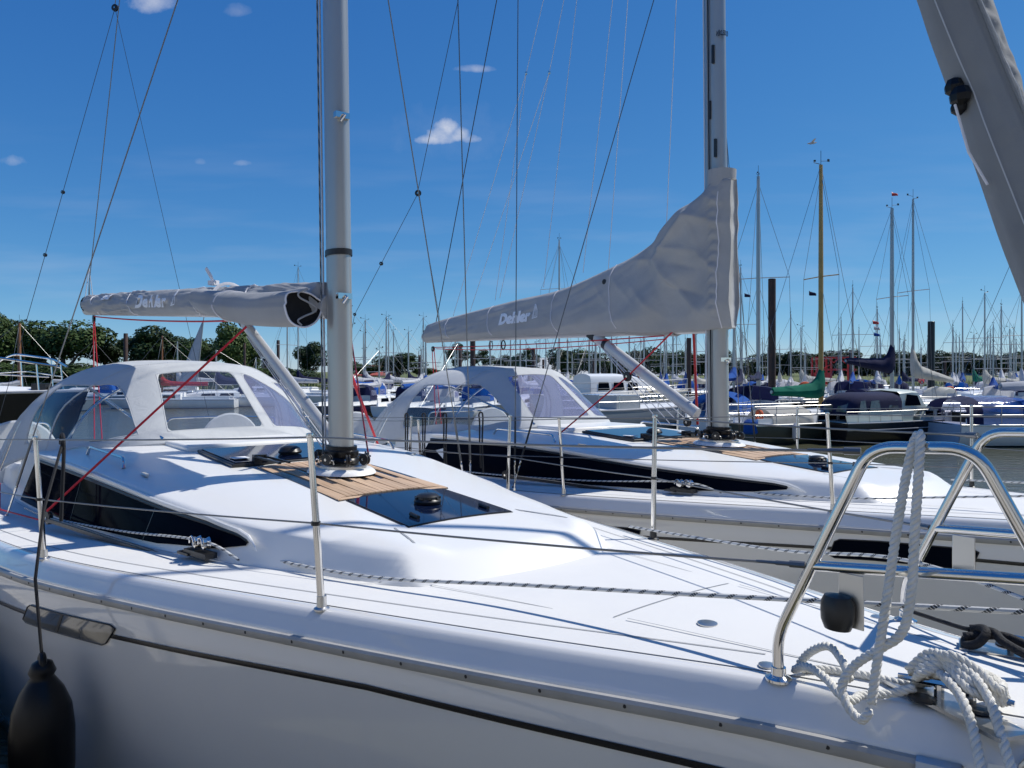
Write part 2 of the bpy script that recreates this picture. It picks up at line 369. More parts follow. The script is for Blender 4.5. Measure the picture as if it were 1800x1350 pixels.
def roofz(u, v):
    h2, h1, cv = sp(u, CU, H2), sp(u, CU, H1), sp(u, CU, CV); a = abs(v); w = min(W2, cv * .8)
    if a <= w: return zd(u) + h2 - .012 * (a / w)**2
    t = min(1, (a - w) / (cv - w)); return zd(u) + (h2 - .012) * (1 - t) + h1 * t + .022 * math.sin(math.pi * t)
def sidep(u, s, off=0., side=1):                              # point on the coachroof side, s from 0 (deck) to 1 (shoulder)
    c, cv, h1 = sp(u, CU, C_), sp(u, CU, CV), sp(u, CU, H1)
    v = c + (cv - c) * s; z = zd(u) + .01 + (h1 - .01) * s
    n = Vector((0, h1, c - cv)).normalized() if h1 > .001 else Vector((0, 0, 1))
    return Vector((u, side * (v + n.y * off), z + n.z * off))
def edge_in(u): return max(.02, bb(u) - .095)
def yacht(name, label, loc, rz, var):
    Y = root(name, label, 'sailing yacht', loc, rz)
    near = var == 1
    us = [0, .03, .07, .12, .2, .3, .42, .55, .7, .85] + [1 + .1 * i for i in range(53)] + [6.4 + .4 * i for i in range(12)] + [11.2]
    # hull with rounded gunwale
    def hsec(u):
        b = bb(u); z = zd(u); k = ip(u, [0, 1, 3, 5, 8, 11.2], [.35, .62, .83, .90, .92, .90]); x0 = .16 * (1 - min(1, u / .5))
        P = [(max(.004, b - .095), z), (max(.0035, b - .064), z - .0005), (max(.003, b - .055), z - .004), (max(.002, b - .044), z - .014), (max(.002, b - .030), z - .038), (max(.002, b - .017), z - .060), (max(.002, b - .008), z - .073), (b, z - .084)]
        zz = z - .084
        for j in range(1, 12):
            t = j / 11.; q = zz * (1 - t) - .35 * t
            w = b * (1 - (1 - k) * (t**1.15)) - .05 * b * math.sin(math.pi * t) * max(0, 1 - u / 3.2)
            if t > .72: w *= 1 - .5 * ((t - .72) / .28)**2
            P.append((max(.002, w), q))
        return [Vector((u + x0 * max(0, (z - q) / z), w, q)) for w, q in P]
    S = [hsec(u) for u in us]
    m = MB(); m.grid(S); m.grid([[Vector((p.x, -p.y, p.z)) for p in s][::-1] for s in S])
    tr = S[-1]; n = len(tr); o = len(m.v); m.v += [tuple(p) for p in tr] + [(p.x, -p.y, p.z) for p in tr]
    m.f += [(o + i, o + i + 1, o + n + i + 1, o + n + i) for i in range(n - 1)]
    m.build('hull', 'hull', Y, auto=60)
    def hullp(u, zr, off=.004, side=1):                       # point on the topsides
        s = hsec(u); z = zd(u) + zr
        for a, b in zip(s, s[1:]):
            if b.z <= z <= a.z:
                t = (a.z - z) / max(1e-6, a.z - b.z); p = a.lerp(b, t); return Vector((p.x, side * (p.y + off), p.z))
        p = s[-1]; return Vector((p.x, side * (p.y + off), z))
    # deck
    def deckz(u, v): return zd(u) + .028 * (1 - (v / max(.05, edge_in(u)))**2) * min(1, u / 1.5)
    rows = []
    for u in [x for x in us if x >= .3]:
        e = max(.02, bb(u) - .105); rows.append([Vector((u, e * (k / 8.), deckz(u, e * k / 8.) + .0015)) for k in range(-8, 9)])
    m = MB(); m.grid(rows); m.build('deck', 'deck', Y)
    # smooth rim between non-skid and gunwale
    rows = []
    for u in us:
        e = edge_in(u); rows.append([Vector((u, -e - .012, zd(u) - .002))] + [Vector((u, e * k / 6., deckz(u, e * k / 6.) - .0015)) for k in range(-6, 7)] + [Vector((u, e + .012, zd(u) - .002))])
    m = MB(); m.grid(rows); m.build('deck_moulding', 'gel', Y)
    def groove(pts, w=.006, nm='deck_joint', up=.0035, mat='groove'):
        m = MB(); pts = [Vector(p) for p in pts]; r = []
        for i, p in enumerate(pts):
            d = (pts[min(len(pts) - 1, i + 1)] - pts[max(0, i - 1)]); nn = Vector((-d.y, d.x, 0)).normalized() * w / 2; q = p + Vector((0, 0, up)); r.append([q - nn, q + nn])
        m.grid(r); return m.build(nm, mat, Y)
    for s in (1, -1):
        groove([(u, s * (edge_in(u) - .11), deckz(u, edge_in(u) - .11)) for u in [1.1 + .2 * i for i in range(50)]], .005)
        groove([(u, s * (sp(u, CU, C_) + .05 if u > 2.5 else .5 - (2.5 - u) * .2), deckz(u, .4)) for u in [1.25 + .2 * i for i in range(32)]], .004)
        groove([(u, s * (.30 - (1.6 - u) * .16), deckz(u, .2)) for u in [.75 + .1 * i for i in range(9)]], .005)
    for uu in (.75, 1.6): groove([(uu, v, deckz(uu, abs(v))) for v in [(-.165 if uu < 1 else -.30) + (.033 if uu < 1 else .06) * i for i in range(11)]], .005)
    m = MB(); m.lathe([(.030, 0), (.030, .004), (.02, .006)], (1.35, .16, deckz(1.35, .16) + .001), 16); m.build('locker_catch', 'steel_dull', Y)
    # rubbing strake with screws
    for s in (1, -1):
        rs = []
        for u in [.60 + .2 * i for i in range(53)]:
            rs.append([hullp(u, q, o, s) for q, o in ((-.085, -.003), (-.087, .014), (-.096, .021), (-.112, .021), (-.123, .014), (-.126, -.003))])
        m = MB(); m.grid(rs); n = len(m.v); m.f += [tuple(range(6)), tuple(range(n - 1, n - 7, -1))]; st = m.build('rubbing_strake', 'rub', Y)
        m = MB()
        m.tube([hullp(.60, -.104, .008, s), hullp(.68, -.104, .008, s)], .023, 8)
        m.build('strake_end', 'steel_dull', st)
        m = MB()
        for i in range(34):
            u = .85 + .235 * i; c = hullp(u, -.104, .0208, s); m.lathe([(.006, 0), (.005, .002)], c, 8, 'y') if s > 0 else m.lathe([(.005, -.002), (.006, 0)], c, 8, 'y')
        tag(m.build('screw', 'black', st), kind='stuff')
    # cove stripe and hull windows
    for s in (1, -1):
        su = [.45 + .05 * i for i in range(120)] + [6.45 + .2 * i for i in range(23)]
        q = lambda u: ip(u, [.4, 1.1, 2.2, 3.64, 5, 11], [-.235, -.232, -.218, -.262, -.292, -.34])
        m = MB(); m.grid([[hullp(u, q(u) + .010, .004, s), hullp(u, q(u) + .003, .0045, s), hullp(u, q(u) - .003, .0045, s), hullp(u, q(u) - .010, .004, s)] for u in su]); m.build('cove_stripe', 'stripe', Y)
        wins = ([(3.66, 4.52)] if near else [(3.72, 5.6), (1.72, 2.44)])
        for (a, b) in wins:
            h = .052 if near else .06; nn = 24; rr = []
            for i in range(nn + 1):
                t = i / nn; u = a + (b - a) * t; sl = .045 * (1 if near else .4); c = min(t, 1 - t) * (b - a)
                hh = h * (1 if c > .025 else math.sqrt(max(0, 1 - ((.025 - c) / .025)**2)) * .25 + .75)
                rr.append([hullp(u - sl * (k - 1) * (1 if near else 1), q(u) + hh * (k - 1) * 1.0, .006, s) for k in (2, 1.5, 1, .5, 0)])
            m = MB(); m.grid(rr); w = m.build('hull_window', 'smoke' if near else 'glass', Y)
            ring = [r[0] for r in rr] + [r[-1] for r in rr][::-1]; ring.append(ring[0]); ring.append(ring[1])
            m = MB(); m.tube(ring, .0035, 6, caps=False); m.build('window_gasket', 'black', w)
            if near:
                u0 = 4.12; m = MB(); m.grid([[hullp(u0 + .012 - .045 * (k - 1), q(u0) + h * (k - 1), .008, s), hullp(u0 - .012 - .045 * (k - 1), q(u0) + h * (k - 1), .008, s)] for k in (2, 1.5, 1, .5, 0)]); m.build('window_bar', 'black', w)
    # coachroof
    def smin(a, b, k=.011):
        h = max(0., min(1., .5 + .5 * (b - a) / k)); return b * (1 - h) + a * h - k * h * (1 - h)
    def cc(u): return math.sqrt(max(0, (u - 2.235) / .52)) if u < 2.33 else sp(u, [2.33, 2.42, 2.55, 2.78] + CU[4:], [.4275, .505, .575, .66] + C_[4:])
    def rz(u, v):
        h2, h1, cv, c = sp(u, CU2, H22), sp(u, CU, H1) if u > 2.85 else ip(u, [2.2, 2.85], [.095, .142]), sp(u, CU, CV) if u > 2.85 else ip(u, [2.2, 2.85], [.44, .60]), cc(u)
        w = min(W2, cv * .8)
        if v <= w: T_ = h2 - .012 * (v / w)**2
        else: t = (v - w) / (cv - w); T_ = (h2 - .012) * (1 - t) + h1 * t + (.022 * math.sin(math.pi * t) if t < 1 else -.03 * (t - 1))
        cs_, cvs = (c, cv) if u > 2.78 else (.66 - (2.78 - u) * .30, .585 - (2.78 - u) * .30)
        S_ = .01 + (h1 - .01) * (cs_ - v) / max(.02, cs_ - cvs)
        Nn = (u - 2.235 - .52 * v * v) * .68 + .006
        return smin(smin(T_, S_), Nn, .016) if u < 3.2 else smin(T_, S_)
    CU2 = [2.2, 2.45, 2.85] + CU[4:]; H22 = [.085, .125, .175] + H2[4:]
    cs = [2.2375, 2.245, 2.255, 2.27, 2.285, 2.30, 2.32, 2.34, 2.36, 2.38, 2.40, 2.42, 2.44, 2.46, 2.49, 2.52, 2.56, 2.6, 2.65, 2.7, 2.75, 2.8, 2.85] + [2.95 + .1 * i for i in range(53)]
    fr = [0, .12, .24, .34, .42, .5, .57, .63, .68, .73, .77, .80, .83, .86, .89, .92, .95, .975, .99, 1.0]
    rows = []
    for u in cs:
        c = cc(u); cv = sp(u, CU, CV); w = W2; r = []
        if u > 2.85: fr_ = sorted([0, w / c * .5, w / c, w / c + .004] + [(w + (cv - w) * t) / c for t in (.15, .3, .45, .6, .75, .85, .92, .96, 1.0)] + [(cv + (c - cv) * t) / c for t in (.05, .12, .25, .45, .7, .95, 1.0)])
        else: fr_ = fr
        r = [Vector((u, c * f, zd(u) + rz(u, c * f))) for f in fr_]
        p = r[-1]; r.append(Vector((u, p.y + .010, p.z - .010))); r.append(Vector((u, p.y + .022, deckz(u, p.y + .02) + .0015))); r.append(Vector((u, p.y + .03, deckz(u, .5) - .03)))
        rows.append(r)
    m = MB(); m.grid(rows); m.grid([[Vector((p.x, -p.y, p.z)) for p in r][::-1] for r in rows])
    CR = m.build('coachroof', 'gel', Y, auto=55)
    for s in (1, -1):                                          # shoulder joint lines either side of the fore hatch
        pts = [(u, s * (W2 + .012 + (2.9 - u) * .25), 0) for u in (2.9, 2.8, 2.7, 2.6, 2.52)]
        o = groove([(u, v, roofz(u, abs(v))) for u, v, _ in pts], .009, 'roof_joint', .002)
        o.parent = CR
    # long black side window
    for s in (1, -1):
        tipu = 3.42 if near else 2.95
        rr = []; top = []; bot = []
        for i in range(61):
            t = i / 60.; u = tipu + (7.25 - tipu) * t
            hi = ip(t, [0, .02, .1, 1], [.62, .72, .80, .87]); lo = ip(t, [0, .05, .2, .5, .93, 1], [.50, .30, .12, .06, .05, .05])
            ub = u + .28 * max(0, (t - .85) / .15)
            a = sidep(u, hi, .006, s); b = sidep(ub, lo, .006, s); rr.append([a.lerp(b, k / 6.) for k in range(7)]); top.append(a); bot.append(b)
        m = MB(); m.grid(rr); w = m.build('side_window', 'glass', Y)
        m = MB(); m.tube(top, .010, 8); m.build('window_seal', 'black', w)
        lip = [sidep(tipu + (7.2 - tipu) * (i / 40.), ip(i / 40., [0, .02, .1, 1], [.70, .80, .90, .97]), .012, s) for i in range(41)]
        m = MB(); m.tube([lip[0] + Vector((-.16, s * .02, -.03)), lip[0] + Vector((-.08, s * .008, -.012))] + lip, [.002, .01] + [.014] * 41, 8, ell=(1, .7)); m.build('window_ledge', 'gel', w)
        if near and s > 0:
            for uu in (4.35, 5.6):
                m = MB(); m.grid([[sidep(uu + .004, .1 + .14 * k, .0075, s), sidep(uu - .004, .1 + .14 * k, .0075, s)] for k in range(6)]); m.build('window_joint', 'black', w)
    # fore hatch
    hu0, hu1, hw = 2.86, 3.47, .292
    def panel(nm, mat, u0, u1, w, off, th=.006, nn=8, parent=Y, v0=None):
        v0 = -w if v0 is None else v0
        g = [[Vector((u0 + (u1 - u0) * i / nn, v0 + (w - v0) * k / nn, roofz(u0 + (u1 - u0) * i / nn, abs(v0 + (w - v0) * k / nn)) + off)) for k in range(nn + 1)] for i in range(nn + 1)]
        m = MB(); m.grid(g)
        ring = g[0] + [r[-1] for r in g[1:]] + g[-1][::-1][1:] + [r[0] for r in g[::-1]][1:]
        m.grid([ring, [p - Vector((0, 0, th)) for p in ring]]); return m.build(nm, mat, parent, auto=30)
    panel('hatch_seal', 'black', hu0 - .006, hu1 + .006, hw + .006, .003, .01)
    H = panel('fore_hatch', 'hatchglass', hu0, hu1, hw, .007)
    zc = roofz(3.17, 0) + .007
    m = MB(); m.lathe([(.066, 0), (.070, .012), (.066, .020), (.060, .024), (.058, .036), (.045, .046), (.02, .050), (.004, .050)], (3.17, .0, zc), 28); V = m.build('hatch_vent', 'black', H)
    for k in range(9):
        a = 2 * math.pi * k / 9; m = MB(); m.box((3.17 + .060 * math.cos(a), .060 * math.sin(a), zc + .029), (.012, .018, .009), Matrix.Rotation(a, 3, 'Z')); m.build('vent_slot', 'stripe', V)
    for v in (-.2, .2):
        m = MB(); m.tube([(2.93, v, roofz(2.93, .2) + .013), (3.0, v, roofz(3.0, .2) + .016)], .010, 8); m.build('hatch_handle', 'black', H)
    # teak panel with its planks
    T = panel('teak_panel', 'stripe', 3.485, 4.66, W2 - .002, .0035, .01)
    def board(pts, th=.006):                                  # pts: four corners (u,v)
        m = MB(); top = [Vector((u, v, roofz(u, abs(v)) + .0035 + th)) for u, v in pts]; lo = [p - Vector((0, 0, th)) for p in top]
        m.add(top + lo, [(0, 1, 2, 3), (0, 4, 5, 1), (1, 5, 6, 2), (2, 6, 7, 3), (3, 7, 4, 0)]); return m.build('plank', 'teak', T, smooth=False)
    mw = .035; g = .0035
    board([(3.487, -W2 + .004), (4.655, -W2 + .004), (4.655, -W2 + mw), (3.487 + mw, -W2 + mw)])
    board([(3.487 + mw, W2 - mw), (4.655, W2 - mw), (4.655, W2 - .004), (3.487, W2 - .004)])
    board([(3.487, -W2 + .006 + g), (3.487 + mw - g, -W2 + mw), (3.487 + mw - g, W2 - mw), (3.487, W2 - .006 - g)])
    nb = 18; bw = (2 * (W2 - mw)) / nb
    for k in range(nb):
        a = -W2 + mw + k * bw + g / 2 + .001; b = a + bw - g; x0 = 3.487 + mw + g
        segs = [(x0, 4.12), (4.1235, 4.655)] if k % 3 == 1 else ([(x0, 4.655)] if k % 3 else [(x0, 4.36), (4.3635, 4.655)])
        for s0, s1 in segs: board([(s0, a), (s1, a), (s1, b), (s0, b)])
    # mast step
    mu = 4.15; z0 = roofz(mu, 0)
    m = MB(); m.lathe([(.225, 0), (.218, .012), (.20, .024), (.18, .030), (.05, .032)], (mu, 0, z0 + .006), 40, sx=1.12, sy=.86); m.build('mast_collar_base', 'gel', Y)
    m = MB(); m.lathe([(.165, 0), (.165, .016), (.15, .022), (.05, .023)], (mu, 0, z0 + .036), 32, sx=1.15, sy=.85); m.build('mast_step_ring', 'steel_dull', Y)
    m = MB()
    m.lathe([(.125, 0), (.132, .015), (.125, .03), (.118, .035), (.124, .045), (.124, .07), (.112, .078), (.112, .1)], (mu, 0, z0 + .065), 32, sx=1.1, sy=.75); m.build('mast_boot', 'rubber', Y)
    def block(c, r=.035, tilt=0., axis=None, nm='turning_block', pr=Y):
        b = root_part(nm, pr); m = MB(); rot = Matrix.Rotation(tilt, 4, axis or 'Z')
        m.lathe([(r * .6, -.014), (r, -.012), (r, -.004), (r * .72, -.003), (r * .72, .003), (r, .004), (r, .012), (r * .6, .014)], (0, 0, 0), 18, 'y')
        m.v = [tuple((rot @ Vector(v)) + Vector(c)) for v in m.v]; m.build('sheave', 'black', b)
        m = MB(); m.lathe([(r * .25, -.018), (r * .25, .018)], (0, 0, 0), 10, 'y'); m.v = [tuple((rot @ Vector(v)) + Vector(c)) for v in m.v]
        m.build('axle', 'steel', b); return b
    def root_part(nm, pr):
        o = bpy.data.objects.new(nm, None); o.empty_display_size = .05; COL.objects.link(o); o.parent = pr; return o
    for a, rr_ in ((20, .21), (60, .19), (115, .19), (160, .21), (200, .21), (245, .19), (300, .19), (338, .21)):
        c = (mu + rr_ * math.cos(R(a)), rr_ * .75 * math.sin(R(a)), z0 + .095)
        block(c, .034, R(a + 90) if a % 40 else R(a), 'Z')
    for a in (10, 50, 90, 130, 230, 270, 310, 350):
        m = MB(); c = Vector((mu + .185 * math.cos(R(a)), .14 * math.sin(R(a)), z0 + .068)); m.tube([c, c + Vector((0, 0, .02)), c + Vector((.012, .012, .026)), c + Vector((.02, .02, .012))], .005, 6); m.build('shackle', 'steel', Y)
    for s in (1, -1):                                          # halyard organiser arms running aft
        m = MB(); m.box((mu + .42, s * .30, z0 + .06), (.42, .018, .012)); m.box((mu + .42, s * .24, z0 + .06), (.42, .012, .012)); m.box((mu + .64, s * .27, z0 + .055), (.05, .08, .035)); m.build('line_organiser', 'black', Y)
    # big hatch aft of the mast, under glass
    def flatbox(nm, mat, u0, u1, w, h0, h1, bev=.006, pr=Y):
        m = MB(); vs = [Vector((u, v, roofz(u, min(abs(v), .3)) + h)) for h in (h0, h1) for u, v in ((u0, -w), (u1, -w), (u1, w), (u0, w))]
        m.add(vs, [(3, 2, 1, 0), (4, 5, 6, 7), (0, 1, 5, 4), (1, 2, 6, 5), (2, 3, 7, 6), (3, 0, 4, 7)]); return m.build(nm, mat, pr, bevel=bev, auto=25)
    B = flatbox('saloon_hatch', 'black', 4.74, 5.50, .46, 0, .022)
    flatbox('hatch_pane', 'hatchglass', 4.765, 5.475, .435, .0225, .030, .002, B)
    for v in (.30, -.30):
        m = MB(); m.box((4.745, v, roofz(4.745, .2) + .025), (.03, .05, .03)); m.build('hatch_hinge', 'black', B)
    m = MB(); zc = roofz(4.95, .0) + .03; m.lathe([(.075, 0), (.08, .014), (.072, .025), (.062, .040), (.04, .050), (.01, .053)], (4.95, 0.0, zc), 26); m.build('hatch_vent', 'black', B)
    for w0 in (-.36, .36):
        m = MB(); m.box((4.90, w0, roofz(4.9, .2) + .034), (.10, .10, .004)); m.build('hatch_label', 'print', B)
    # sliding hatch garage aft
    flatbox('hatch_garage', 'gel', 5.58, 7.0, .50, -.01, .045, .02)
    # handrails
    for s in (1, -1):
        pts = [(5.25, s * .98), (5.30, s * .97), (6.2, s * 1.02), (6.25, s * 1.03)]
        P = [Vector((u, v, roofz(u, abs(v)) + (.0 if i in (0, 3) else .06))) for i, (u, v) in enumerate(pts)]
        m = MB(); m.tube(fillet(P, .04), .011, 10); m.build('handrail', 'steel', Y)
        m = MB(); m.box((4.9, s * .93, roofz(4.9, .93) + .012), (.12, .02, .014)); m.build('pad_eye', 'steel', Y)
    # jib track, cars and turning block
    for s in (1, -1):
        tr0, tr1 = Vector((3.52, s * .93, deckz(3.52, .93) + .012)), Vector((5.45, s * 1.36, deckz(5.45, 1.36) + .012))
        d = (tr1 - tr0).normalized(); rot = Matrix.Rotation(math.atan2(d.y, d.x), 3, 'Z')
        m = MB(); m.box((tr0 + tr1) / 2, ((tr1 - tr0).length, .034, .022), rot); K = m.build('jib_track', 'black', Y)
        m = MB(); c = (tr0 + tr1) / 2; m.box(c + Vector((0, 0, .012)), ((tr1 - tr0).length * .98, .010, .006), rot); m.build('track_rail', 'steel_dull', K)
        c = tr0.lerp(tr1, .07); m = MB(); m.box(c + Vector((0, 0, .025)), (.20, .06, .026), rot); C2 = m.build('track_car', 'black', Y)
        for dx in (-.05, .03):
            q = c + d * dx + Vector((0, 0, .075)); m = MB(); m.lathe([(.018, -.02), (.030, -.016), (.024, 0), (.030, .016), (.018, .02)], q, 16, 'y'); m.build('car_sheave', 'steel', C2)
            ring = [q + Vector((math.cos(a) * .036, .024, math.sin(a) * .036 - .006)) for a in [R(20 * k) for k in range(0, 10)]]; m = MB(); m.tube(ring, .005, 6); m.build('car_bail', 'steel', C2)
        m = MB(); m.box(c + d * .1 + Vector((0, 0, .02)), (.10, .075, .012), rot); m.build('car_plate', 'black', C2)
        block(tr1 + Vector((.06, 0, .06)), .042, math.atan2(d.y, d.x), 'Z', 'lead_block')
        # genoa sheets beside the track
        m = MB(); pts = [tr1 + Vector((.9, s * .05, .01)), tr1 + Vector((.1, -s * .02, .05)), tr0.lerp(tr1, .55) + Vector((0, -s * .045, .05)), c + Vector((0, 0, .085)), c - d * .3 + Vector((0, -s * .02, .02))]
        m.tube(curve(pts, 8), .0065, 8, uvs=True); m.build('jib_sheet', 'fleck', Y)
    # furling line led forward over the deck to the bow (starboard and port)
    m = MB(); P = [(3.45, .80, zd(3.45) + .05), (2.95, .72, zd(3) + .05), (2.5, .60, zd(2.5) + .05), (1.95, .42, zd(2) + .09), (1.3, .27, zd(1.3) + .14), (.92, .20, zd(.9) + .175), (.5, .10, zd(.5) + .21), (.35, .05, zd(.3) + .22)]
    m.tube(curve(P, 8), .0068, 8, uvs=True); m.build('furling_line', 'fleck', Y)
    m = MB(); P = [(2.6, -.86, zd(2.6) + .05), (1.6, -.60, zd(1.6) + .10), (1.0, -.36, zd(1) + .18), (.45, -.08, zd(.5) + .15)]
    m.tube(curve(P, 8), .006, 8, uvs=True); m.build('furling_line', 'fleck', Y)
    # stanchions, wires, pulpit, pushpit
    SU = [2.46, 4.43, 6.38, 8.3, 10.0]
    for s in (1, -1):
        tops = []; mids = []
        for u in SU:
            b = bb(u) - .065; z = zd(u) - .004
            st = root_part('stanchion', Y)
            lean = Vector((.02, s * .035, 0))
            m = MB(); m.tube([(u, s * b, z), (u + .3 * lean.x, s * b + .3 * lean.y, z + .2), (u + lean.x, s * b + lean.y, z + .615)], [.0135, .013, .011], 12); m.build('post', 'steel', st)
            m = MB(); m.lathe([(.028, 0), (.028, .006), (.018, .012), (.017, .05)], (u, s * b, z), 16); m.build('foot', 'steel_dull' if s > 0 else 'black', st)
            m = MB(); m.lathe([(.014, 0), (.015, .004), (.013, .016), (.004, .018)], (u + lean.x, s * b + lean.y, z + .61), 12); m.build('cap', 'steel', st)
            m = MB(); m.lathe([(.0165, 0), (.0165, .014)], (u + lean.x * .5, s * b + lean.y * .5, z + .30), 10); m.build('wire_eye', 'black', st)
            tops.append(Vector((u + lean.x, s * b + lean.y, z + .612))); mids.append(Vector((u + lean.x * .5, s * b + lean.y * .5, z + .307)))
        for L_, z_, e in ((tops, .565, (.80, .335)), (mids, .29, (.93, .345))):
            a = Vector((e[0], s * e[1], zd(e[0]) + z_)); path = []
            ends = [a] + L_ + [Vector((10.9, s * 1.68, zd(10.9) + z_ + .03))]
            for p, q in zip(ends, ends[1:]): path += sag(p, q, .006, 6)[:-1]
            path.append(ends[-1]); m = MB(); m.tube(path, .0035, 6); W = m.build('lifeline', 'wire', Y)
            d = (ends[1] - ends[0]).normalized()
            m = MB(); m.tube([a + d * .02, a + d * .03, a + d * .065, a + d * .07, a + d * .11, a + d * .115], [.004, .006, .006, .0045, .004, .003], 8); m.tube([a + Vector((0, 0, 0)), a + d * .035], .009, 8); m.build('turnbuckle', 'wire', W)
        PR = Y
        legs = [(1.0, .345, 0), (1.003, .345, .105), (.78, .335, .575), (.575, .31, .575), (.47, .275, .34), (.36, .19, .02)]
        P = [Vector((u, s * v, zd(u) + h)) for u, v, h in legs]; f = fillet(P, .055, 7)
        pul = root_part('pulpit', Y)
        m = MB(); m.tube(f, .0135, 14); m.build('hoop', 'steel', pul)
        m = MB(); m.tube([(.915, s * .341, zd(.9) + .29), (.455, s * .265, zd(.45) + .315)], .0125, 12); m.build('mid_rail', 'steel', pul)
        for q in (P[0], P[-1]):
            m = MB(); m.lathe([(.032, -.002), (.032, .004), (.022, .009), (.018, .012), (.0175, .03)], q, 20); m.build('foot', 'steel', pul)
        m = MB(); m.lathe([(.022, 0), (.022, .004), (.01, .006)], (1.06, s * .30, deckz(1.06, .3) + .001), 14); m.build('deck_filler', 'steel_dull', Y)
        # lamp bracket, with the navigation lamp on the starboard side
        m = MB(); z = zd(.9) + .29
        m.add([(.86, s * .318, z - .005), (.80, s * .318, z - .005), (.80, s * .318, z - .13), (.86, s * .318, z - .13), (.86, s * .322, z - .005), (.80, s * .322, z - .005), (.80, s * .322, z - .13), (.86, s * .322, z - .13)],
              [(0, 1, 2, 3), (7, 6, 5, 4), (0, 4, 5, 1), (1, 5, 6, 2), (2, 6, 7, 3), (3, 7, 4, 0)]); m.build('lamp_bracket', 'steel_dull', pul, bevel=.01)
        if s > 0:
            m = MB(); m.lathe([(.01, -.045), (.030, -.04), (.038, -.02), (.039, 0), (.038, .02), (.030, .036), (.01, .04)], (.855, s * .335, z - .095), 20, sx=1, sy=.8); m.build('navigation_lamp', 'black', pul)
        m = MB(); m.tube(fillet([(9.9, s * (bb(9.9) - .06), zd(9.9)), (9.9, s * (bb(9.9) - .05), zd(9.9) + .6), (11.05, s * 1.62, zd(11) + .62), (11.1, s * .7, zd(11) + .62), (11.1, s * .7, zd(11))], .1), .0135, 10); m.build('pushpit', 'steel', Y)
    # chainplates and standing rigging
    top = Vector(((4.15 + .05 * 4.2) if near else 4.30, .10 if near else 0, 15.5))
    for s in (1, -1):
        for (cu, cvv, up, r, nm) in (((5.10, 1.68, Vector((4.80, s * 1.28, 5.6)), .0045, 'cap_shroud'), (5.16, 1.62, Vector((4.50, s * .1, 6.9)), .0045, 'lower_shroud')) if near and s < 0 else ((6.60, 1.50, Vector((4.50, s * .1, 6.9)), .0045, 'lower_shroud'),) if near else ((5.0, 1.60, Vector((5.32, s * 1.35, 5.7)), .0045, 'cap_shroud'), (5.15, 1.52, Vector((4.28, s * .07, 7.0)), .0045, 'lower_shroud'))):
            a = Vector((cu, s * min(cvv, bb(cu) - .06), zd(cu))); d = (up - a).normalized()
            m = MB(); m.tube([a, a + d * .02], .012, 8); m.tube([a + d * .02, a + d * .05, a + d * .09, a + d * .095, a + d * .20, a + d * .205, a + d * .25, a + d * .27], [.005, .006, .009, .007, .0075, .010, .009, .004], 8); m.build('rigging_screw', 'steel', Y)
            m = MB(); m.tube([a + d * .24, up], r, 6); m.build(nm, 'wire', Y)
            m = MB(); m.tube([a + d * .23, a + d * .27, a + d * .62, a + d * .64], [.006, .009, .0085, .004], 8); m.build('shroud_cover', 'black' if not near else 'wire', Y)
    # mast
    base = Vector((mu, 0, z0 + .06)); md = (top - base)
    hgt = md.length; m = MB(); m.tube([base + md * t for t in (0, .1, .25, .5, .75, 1)], .093, 28, ell=(1.0, .66)) if False else None
    rows = []
    for t in (0, .02, .1, .25, .5, .75, 1):
        c = base + md * t; r = []
        for k in range(32):
            a = 2 * math.pi * k / 32; x = .105 * math.cos(a); y = .066 * math.sin(a) * (1 if math.cos(a) < .3 else 1.0); r.append(c + Vector((x, y, 0)))
        rows.append(r)
    m.grid(rows, closed=True); MA = m.build('mast', 'alu', Y, auto=60)
    m = MB(); m.box(base + md * .5 + Vector((.108, 0, 0)), (.012, .022, hgt * .98), md.to_track_quat('Z', 'Y').to_matrix()); m.build('luff_track', 'black', MA)
    for k, hh in enumerate((.135 * hgt + .2, .072 * hgt)) if near else enumerate((.05 * hgt,)):
        c = base + md.normalized() * hh + Vector((-.108, .02, 0)); m = MB(); m.box(c, (.035, .09, .035)); m.tube([c + Vector((-.02, .0, .0)), c + Vector((-.045, .0, -.01)), c + Vector((-.03, .02, -.045))], .008, 6); m.build('mast_fitting', 'steel', MA)
    def along(h, dx=0, dy=0): return base + md.normalized() * h + Vector((dx, dy, 0))
    for (dx, dy, mt, r, h0) in ((.125, .045, 'wire_light', .006, .05), (.10, .072, 'fleckblue', .0055, .05), (.09, -.085, 'fleckblue', .005, .05)) if near else ((.07, .072, 'wire_light', .006, .1), (.015, .076, 'ropeblack', .006, .1), (-.04, -.08, 'ropeblack', .005, .1)):
        m = MB(); m.tube([along(h0, dx, dy), along(hgt * .3, dx, dy), along(hgt, dx * .6, dy)], r, 6, uvs=(mt[:5] == 'fleck')); m.build('halyard', mt, MA)
    if near:
        m = MB(); rr = []
        for z in (-.018, .018): rr.append([along(1.27 + z, .112 * math.cos(2 * math.pi * k / 28), .073 * math.sin(2 * math.pi * k / 28)) for k in range(28)])
        m.grid(rr, closed=True); m.build('mast_strap', 'black', MA)
    for s in (1, -1):
        for h, ln in ((5.0, 1.28), (9, .9)):
            a = along(h, 0, s * .06); m = MB(); m.tube([a, a + Vector((.28, s * ln, .03))], [.035, .018], 10, ell=(.35, 1)); m.build('spreader', 'alu', MA)
    # furled genoa in its sock, on the forestay
    fs = lambda z: Vector((.155 + .30 * (z - 1.45) * .8 + .05, .0, z)) if False else Vector((.262 + .293 * (z - 1.45), 0.0, z))
